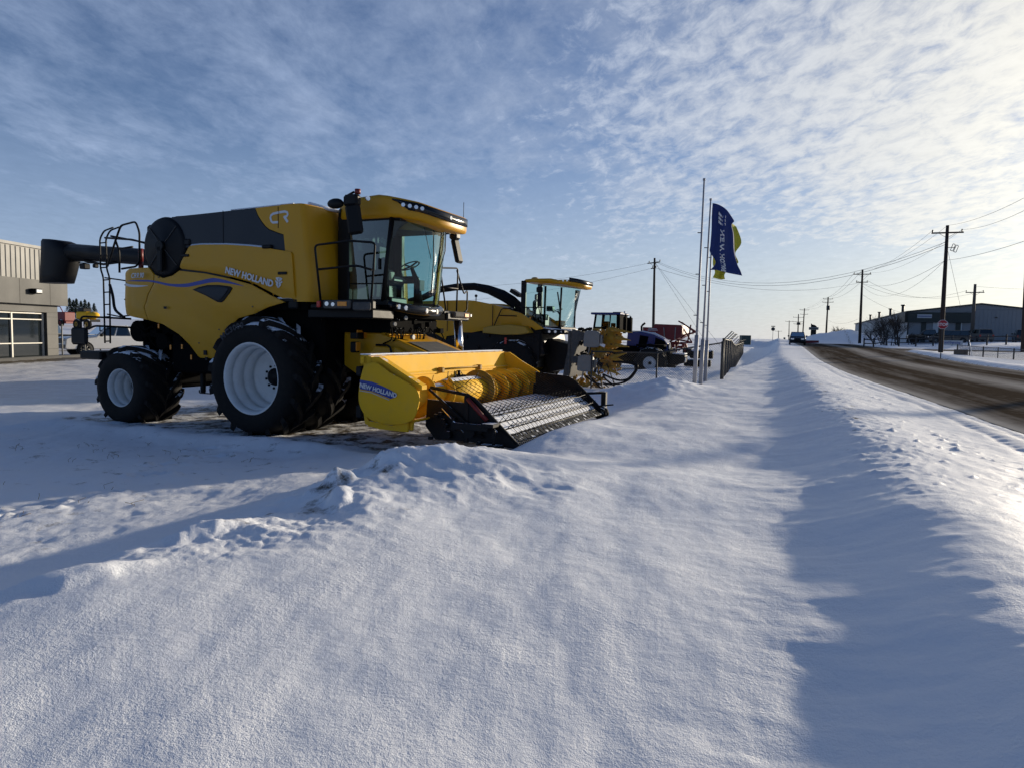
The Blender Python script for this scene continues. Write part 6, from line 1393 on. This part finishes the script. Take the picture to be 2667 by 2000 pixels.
mb=MB(); mb.cyl((0,0,0),(-.35,0,1.35),.03,6); o=mb.build('marker_stake','white_paint'); p=at(2533,928,54); o.location=(p.x,p.y,zg(p.x,p.y)-.1); tag(o,'thin white stake leaning in front of the grey utility pole','stake')
# wagon wheel decoration
p=at(2294,882,83); e=empty('wagon_wheel',(p.x,p.y,p.z),rad(-20),'pale old wagon wheel leaning on the rail fence below the bush','wheel'); mb=MB(); mb.tube([(.27*math.cos(a),0,.27*math.sin(a)) for a in [2*pi*k/18 for k in range(18)]],.04,6,closed=True)
for k in range(6): a=k*pi/6; mb.cyl((-.27*math.cos(a),0,-.27*math.sin(a)),(.27*math.cos(a),0,.27*math.sin(a)),.015,4)
mb.build('wheel_rim','plywood',e)
# ------------------------------------------------------------------ BUSHES AND TREES
mat('bark',(.035,.026,.020),.9); mat('twig',(.05,.036,.028),.9)
def bush(name,loc,h,w,n,label,seed,r0=.05,twigs=5,depth=3,up=.6,cat='bush'):
    rn=random.Random(seed); e=empty(name,loc,0,label,cat); mt_=MB(); mw=MB()
    def grow(p,d,l,r,k):
        q=p+d*l; mid_=p+d*l*.5+Vector((rn.uniform(-1,1),rn.uniform(-1,1),rn.uniform(-1,1)))*l*.08
        (mt_ if k>=depth-1 else mw).tube([p,mid_,q],[r,r*.8,r*.6],4 if k>1 else 3,cap=False)
        if k<=0: return
        for j in range(twigs if k<depth else twigs):
            t=rn.uniform(.35,1); dd=(d+Vector((rn.uniform(-1,1)*w,rn.uniform(-1,1)*w,rn.uniform(-.3,1)*up))).normalized()
            grow(p.lerp(q,t),dd,l*rn.uniform(.45,.7),r*.5,k-1)
    for i in range(n):
        a=rn.uniform(0,2*pi); d=Vector((math.cos(a)*w*.8*rn.random(),math.sin(a)*w*.8*rn.random(),1)).normalized()
        grow(Vector((math.cos(a)*w*h*.12,math.sin(a)*w*h*.12,-.2)),d,h*.45,r0,depth)
    mt_.build('trunk','bark',e); mw.build('twigs','twig',e); return e
p=at(2312,882,92); bush('bare_bush',(p.x,p.y,zg(p.x,p.y)),5.4,.95,11,'large bare spreading bush in front of the warehouse side wall',3,.04,6,3,cat='bush')
p=at(2285,882,94); bush('bare_bush',(p.x,p.y,zg(p.x,p.y)),3.4,1.0,6,'lower bare bush left of the big one beside the two armed pole',4,.05,6,3,cat='bush')
p=at(2340,882,96); bush('bare_bush',(p.x,p.y,zg(p.x,p.y)),5.6,.55,2,'slender bare tree by the warehouse corner',5,.10,6,3,cat='bush')
p=at(2372,884,95); bush('bare_bush',(p.x,p.y,zg(p.x,p.y)),2.3,1.0,7,'small low bare bush at the warehouse corner trim',6,.05,5,3,cat='bush')
p=at(2188,876,170); bush('bare_tree',(p.x,p.y,zg(p.x,p.y)),5.0,.8,4,'small faint bare tree above the snow pile',8,.10,6,3,cat='tree')
# ------------------------------------------------------------------ DEALERSHIP (left)
mat('fascia_grey',(.028,.029,.029),.6,0,.05,.5); mat('clad_light',(.13,.13,.125),.5,0,.05,1); mat('pier_grey',(.034,.034,.033),.6,0,.05,.5); mat('frame_white',(.5,.48,.42),.4)
def shopglass():
    m,nt,b=newmat('shop_glass'); b.inputs['Base Color'].default_value=(.012,.016,.018,1); b.inputs['Roughness'].default_value=.04; b.inputs['Specular IOR Level'].default_value=.9; MATS['shop_glass']=m
shopglass()
bz=-.25; DA=math.atan2(.07,1)
db=empty('dealership_building',(-25.75,31.0,bz),0,'grey dealership building with corrugated upper wall and tall white framed windows at left','building')
db.rotation_euler=(0,0,-rad(3))
# local: y along facade (away), x=0 facade plane, building body at x<0
Lf=7.8
mb=MB(); mb.box(-14,-.3,-12,Lf-1.3,4.2,5.95); mb.build('upper_wall','clad_light',db)
mb=MB()
for k in range(60):
    y=-11.9+k*.33
    if y<Lf-1.5: mb.prism([(-.3,y),(-.3,y+.17),(-.265,y+.13),(-.265,y+.04)],4.25,5.9,'xy')
mb.build('corrugation','clad_light',db)
mb=MB(); mb.box(-14,-.2,-12,Lf-1.2,5.95,6.1); mb.build('parapet_cap','clad_light',db)
mb=MB(); mb.box(-14,.15,-12,Lf,2.95,4.25); fa=mb.build('fascia','fascia_grey',db)
mb=MB()
for y in (-6.4,-3.1,.2,2.3,4.3,6.45): mb.box(.151,.156,y-.02,y+.02,2.95,4.25)
mb.build('panel_joint','black_paint',fa)
mb=MB(); mb.box(-14,-.25,-12,Lf-.3,2.55,2.95); mb.build('soffit_band','pier_grey',db)
mb=MB(); mb.rbox(-.9,-.2,6.6,7.45,-.3,2.55,.01); mb.build('pier','pier_grey',db)
mb=MB()
for z in (.55,1.35,2.3): mb.box(-.199,-.196,6.6,7.45,z,z+.02)
mb.build('panel_joint','black_paint',db)
mb=MB(); mb.box(-14,-.9,-12,Lf-.9,-.3,2.5); mb.build('inner_wall','black_paint',db)
ge=MB(); ge.box(-.50,-.46,-12,6.6,-.1,2.5); go=ge.build('shop_window','shop_glass',db)
mb=MB()
for y in (-8.6,-5.6,-2.4,-.2,1.9,4.35,6.54): mb.rbox(-.46,-.37,y-.05,y+.05,.15,2.5,.005)
for z in (.12,.88,2.15,2.48): mb.rbox(-.455,-.385,-12,6.6,z-.03 if z>.2 else z-.12,z+.03,.005)
mb.build('window_frame','frame_white',go)
mb=MB(); mb.rbox(.16,.50,4.95,5.45,3.50,3.76,.03); fx=mb.build('flood_light','black_paint',db); mb=MB(); mb.rbox(.47,.515,5.0,5.4,3.54,3.72,.01); mb.build('lens','lamp_lens',fx)
# kerb with dirt
mb=MB(); mb.rbox(.2,.5,-12,Lf+12,-.1,.14,.03); o=mb.build('kerb','asphalt_dark'); o.location=(-25.75,31.0,bz+.05); tag(o,kind='structure')
# wheel stops
# ------------------------------------------------------------------ LEFT BACKGROUND
car('parked_pickup',(-25.75,44.1,zg(-25.75,44.1)-.02),rad(228),'white pickup truck parked behind the wire fence beside the dealership','car_white',6.0,2.05,'pickup','pickup truck')
p=at(150,900,50); car('parked_pickup',(p.x-.8,p.y,zg(p.x,p.y)-.02),rad(180+20),'silver pickup truck mostly hidden by the dealership corner','car_tan',5.9,2.0,'pickup','pickup truck')
fz=[(at(163,930,39).x,39),(at(222,930,41).x,41),(at(262,930,43).x,43),(at(330,930,46).x,46)]
rails(fz,(1.3,),'wire_fence','grey wire fence in front of the white pickup truck','galv',.04,.02,1.9)
# far yard machines and trees
def tree(loc,h,label,seed,col='conifer',name='spruce_tree'):
    rn=random.Random(seed); e=empty(name,loc,0,label,'tree','dark trees on the left horizon'); mb=MB(); mb.cyl((0,0,-.3),(0,0,h*.9),h*.02,6,h*.005); mb.build('trunk','bark',e)
    mb=MB()
    for k in range(520):
        f=rn.random()**.8; z=h*(.08+.9*f); rr_=h*.26*(1-f)**.8*rn.random()**.4; a=rn.uniform(0,2*pi); s=h*.045*rn.uniform(.5,1.3); c=Vector((rr_*math.cos(a),rr_*math.sin(a),z)); d=Vector((math.cos(a),math.sin(a),-.4)).normalized(); s2=d.cross(Vector((0,0,1))).normalized()
        mb.add([tuple(c-d*s),tuple(c+s2*s*.5),tuple(c+d*s*1.4-Vector((0,0,s*.3))),tuple(c-s2*s*.5)],[(0,1,2,3)])
    mb.build('crown','conifer',e)
mat('conifer',(.012,.028,.016),.9,0,.4,1)
for i,(x,Y,h,l) in enumerate(((182,150,5.0,'leftmost'),(192,155,4.6,'second'),(200,150,4.9,'third'),(212,160,4.5,'fourth'),(222,158,4.8,'fifth'),(232,155,4.2,'sixth'),(246,150,4.0,'rightmost'))):
    p=at(x,830,Y); tree((p.x,p.y,zg(p.x,p.y)),h,f'{l} of the dark trees on the horizon between dealership and combine ladder',20+i)
p=at(165,830,120); e=empty('red_implement',(p.x,p.y,zg(p.x,p.y)),rad(-20),'dark red farm implement on the rise beside the dealership corner','implement')
mb=MB(); mb.rbox(-2,1.6,-1,1,.8,2.4,.1); mb.build('hopper','dark_red',e,bevel=.1)
mb=MB(); mb.rbox(-2.2,1.9,-1,1,.4,.8,.05); mb.tube([(-2,-1,2.2),(-1,-1,3.4),(.6,-1,3.3),(1.4,-1,2.2)],.08,6); mb.build('frame','dark_red',e)
for x in (-1.2,.9): wheel(e,(x,-1.1,.5),.6,.4,.3,out=-1,nl=10,lug=.03,depth=.05,name='wheel',rimmat='dark_red')
p=at(232,820,110); e=empty('yellow_sprayer',(p.x,p.y,zg(p.x,p.y)),rad(-25),'bright yellow machine with rounded hood on the left horizon behind the fence','sprayer')
mb=MB(); mb.M=Matrix.Translation((0,0,2.2)); mb.rbox(-2.0,.6,-.9,.9,-.6,.6,.15); mb.sph((1.0,0,.05),(1.1,.85,.6)); mb.build('hood','header_yellow',e)
mb=MB(); mb.rbox(-2.3,1.6,-.8,.8,1.2,1.6,.05); mb.rbox(-1.8,-.4,-.7,.7,2.8,3.4,.1); mb.build('frame','black_paint',e)
for x in (-1.5,1.1): wheel(e,(x,-1.0,.8),.85,.4,.4,out=-1,nl=10,lug=.04,depth=.05,name='wheel',rimmat='worn_yellow')

# ------------------------------------------------------------------ dry weeds poking through the snow
mat('straw',(.16,.12,.06),.9); rg=random.Random(11); mb=MB()
for k in range(30):
    cx0=rg.uniform(-8.5,-3.2); cy0=rg.uniform(8.6,11.3)
    if k%5==0: cx0=rg.uniform(-6,-3.5); cy0=rg.uniform(5.5,8)
    for j in range(rg.randint(1,4)):
        x=cx0+rg.uniform(-.08,.08); y=cy0+rg.uniform(-.08,.08); z=Hs(x,y); h=rg.uniform(.03,.075); mb.tube([(x,y,z-.03),(x+rg.uniform(-.03,.03),y,z+h*.6),(x+rg.uniform(-.08,.08),y+rg.uniform(-.05,.05),z+h)],.0028,3)
tag(mb.build('dry_grass','straw'),kind='stuff')

# ------------------------------------------------------------------ every countable piece an object of its own
def split_loose(o,mx=40):
    me=o.data; n=len(me.vertices); par=list(range(n))
    def f(a):
        while par[a]!=a: par[a]=par[par[a]]; a=par[a]
        return a
    for e in me.edges:
        a,b=f(e.vertices[0]),f(e.vertices[1])
        if a!=b: par[a]=b
    g={}
    for p in me.polygons: g.setdefault(f(p.vertices[0]),[]).append(p.index)
    if not 1<len(g)<=mx: return
    base=o.name.split('.')[0]; V=[v.co.copy() for v in me.vertices]
    for k,fs in enumerate(g.values()):
        used={}; vs=[]; F=[]; S=[]
        for i in fs:
            p=me.polygons[i]; q=[]
            for v in p.vertices:
                if v not in used: used[v]=len(vs); vs.append(V[v])
                q.append(used[v])
            F.append(q); S.append(p.use_smooth)
        m_=bpy.data.meshes.new(base); m_.from_pydata(vs,[],F); m_.polygons.foreach_set('use_smooth',S)
        for mt in me.materials: m_.materials.append(mt)
        if k==0: first=m_; continue
        c=o.copy(); c.data=m_; COL.objects.link(c)
    o.data=first
SPL={'latch','panel_gap','warning_sticker','retracting_finger','headlamp','work_lamp','lamp_bezel','bracket','stand_leg','hydraulic_hose','handrail','folded_arm','hopper_rib','rear_guard_rail','wiper','grille','slot','panel_joint','lamp_housing','fuse_cutout','spoke','snow_strip','snow_cap','marker_bracket','door','exhaust','cylinder_rod','rear_wheel_weight','flood_light','pole_clip','work_lamp','side_window','mirror','hood','crop_plate','spring_tine','bolt','panel_handle','inner_frame','lower_deck','fittings','deck_plates'}
for o in list(COL.objects):
    if o.type=='MESH' and o.name.split('.')[0] in SPL and not o.children: split_loose(o,70)
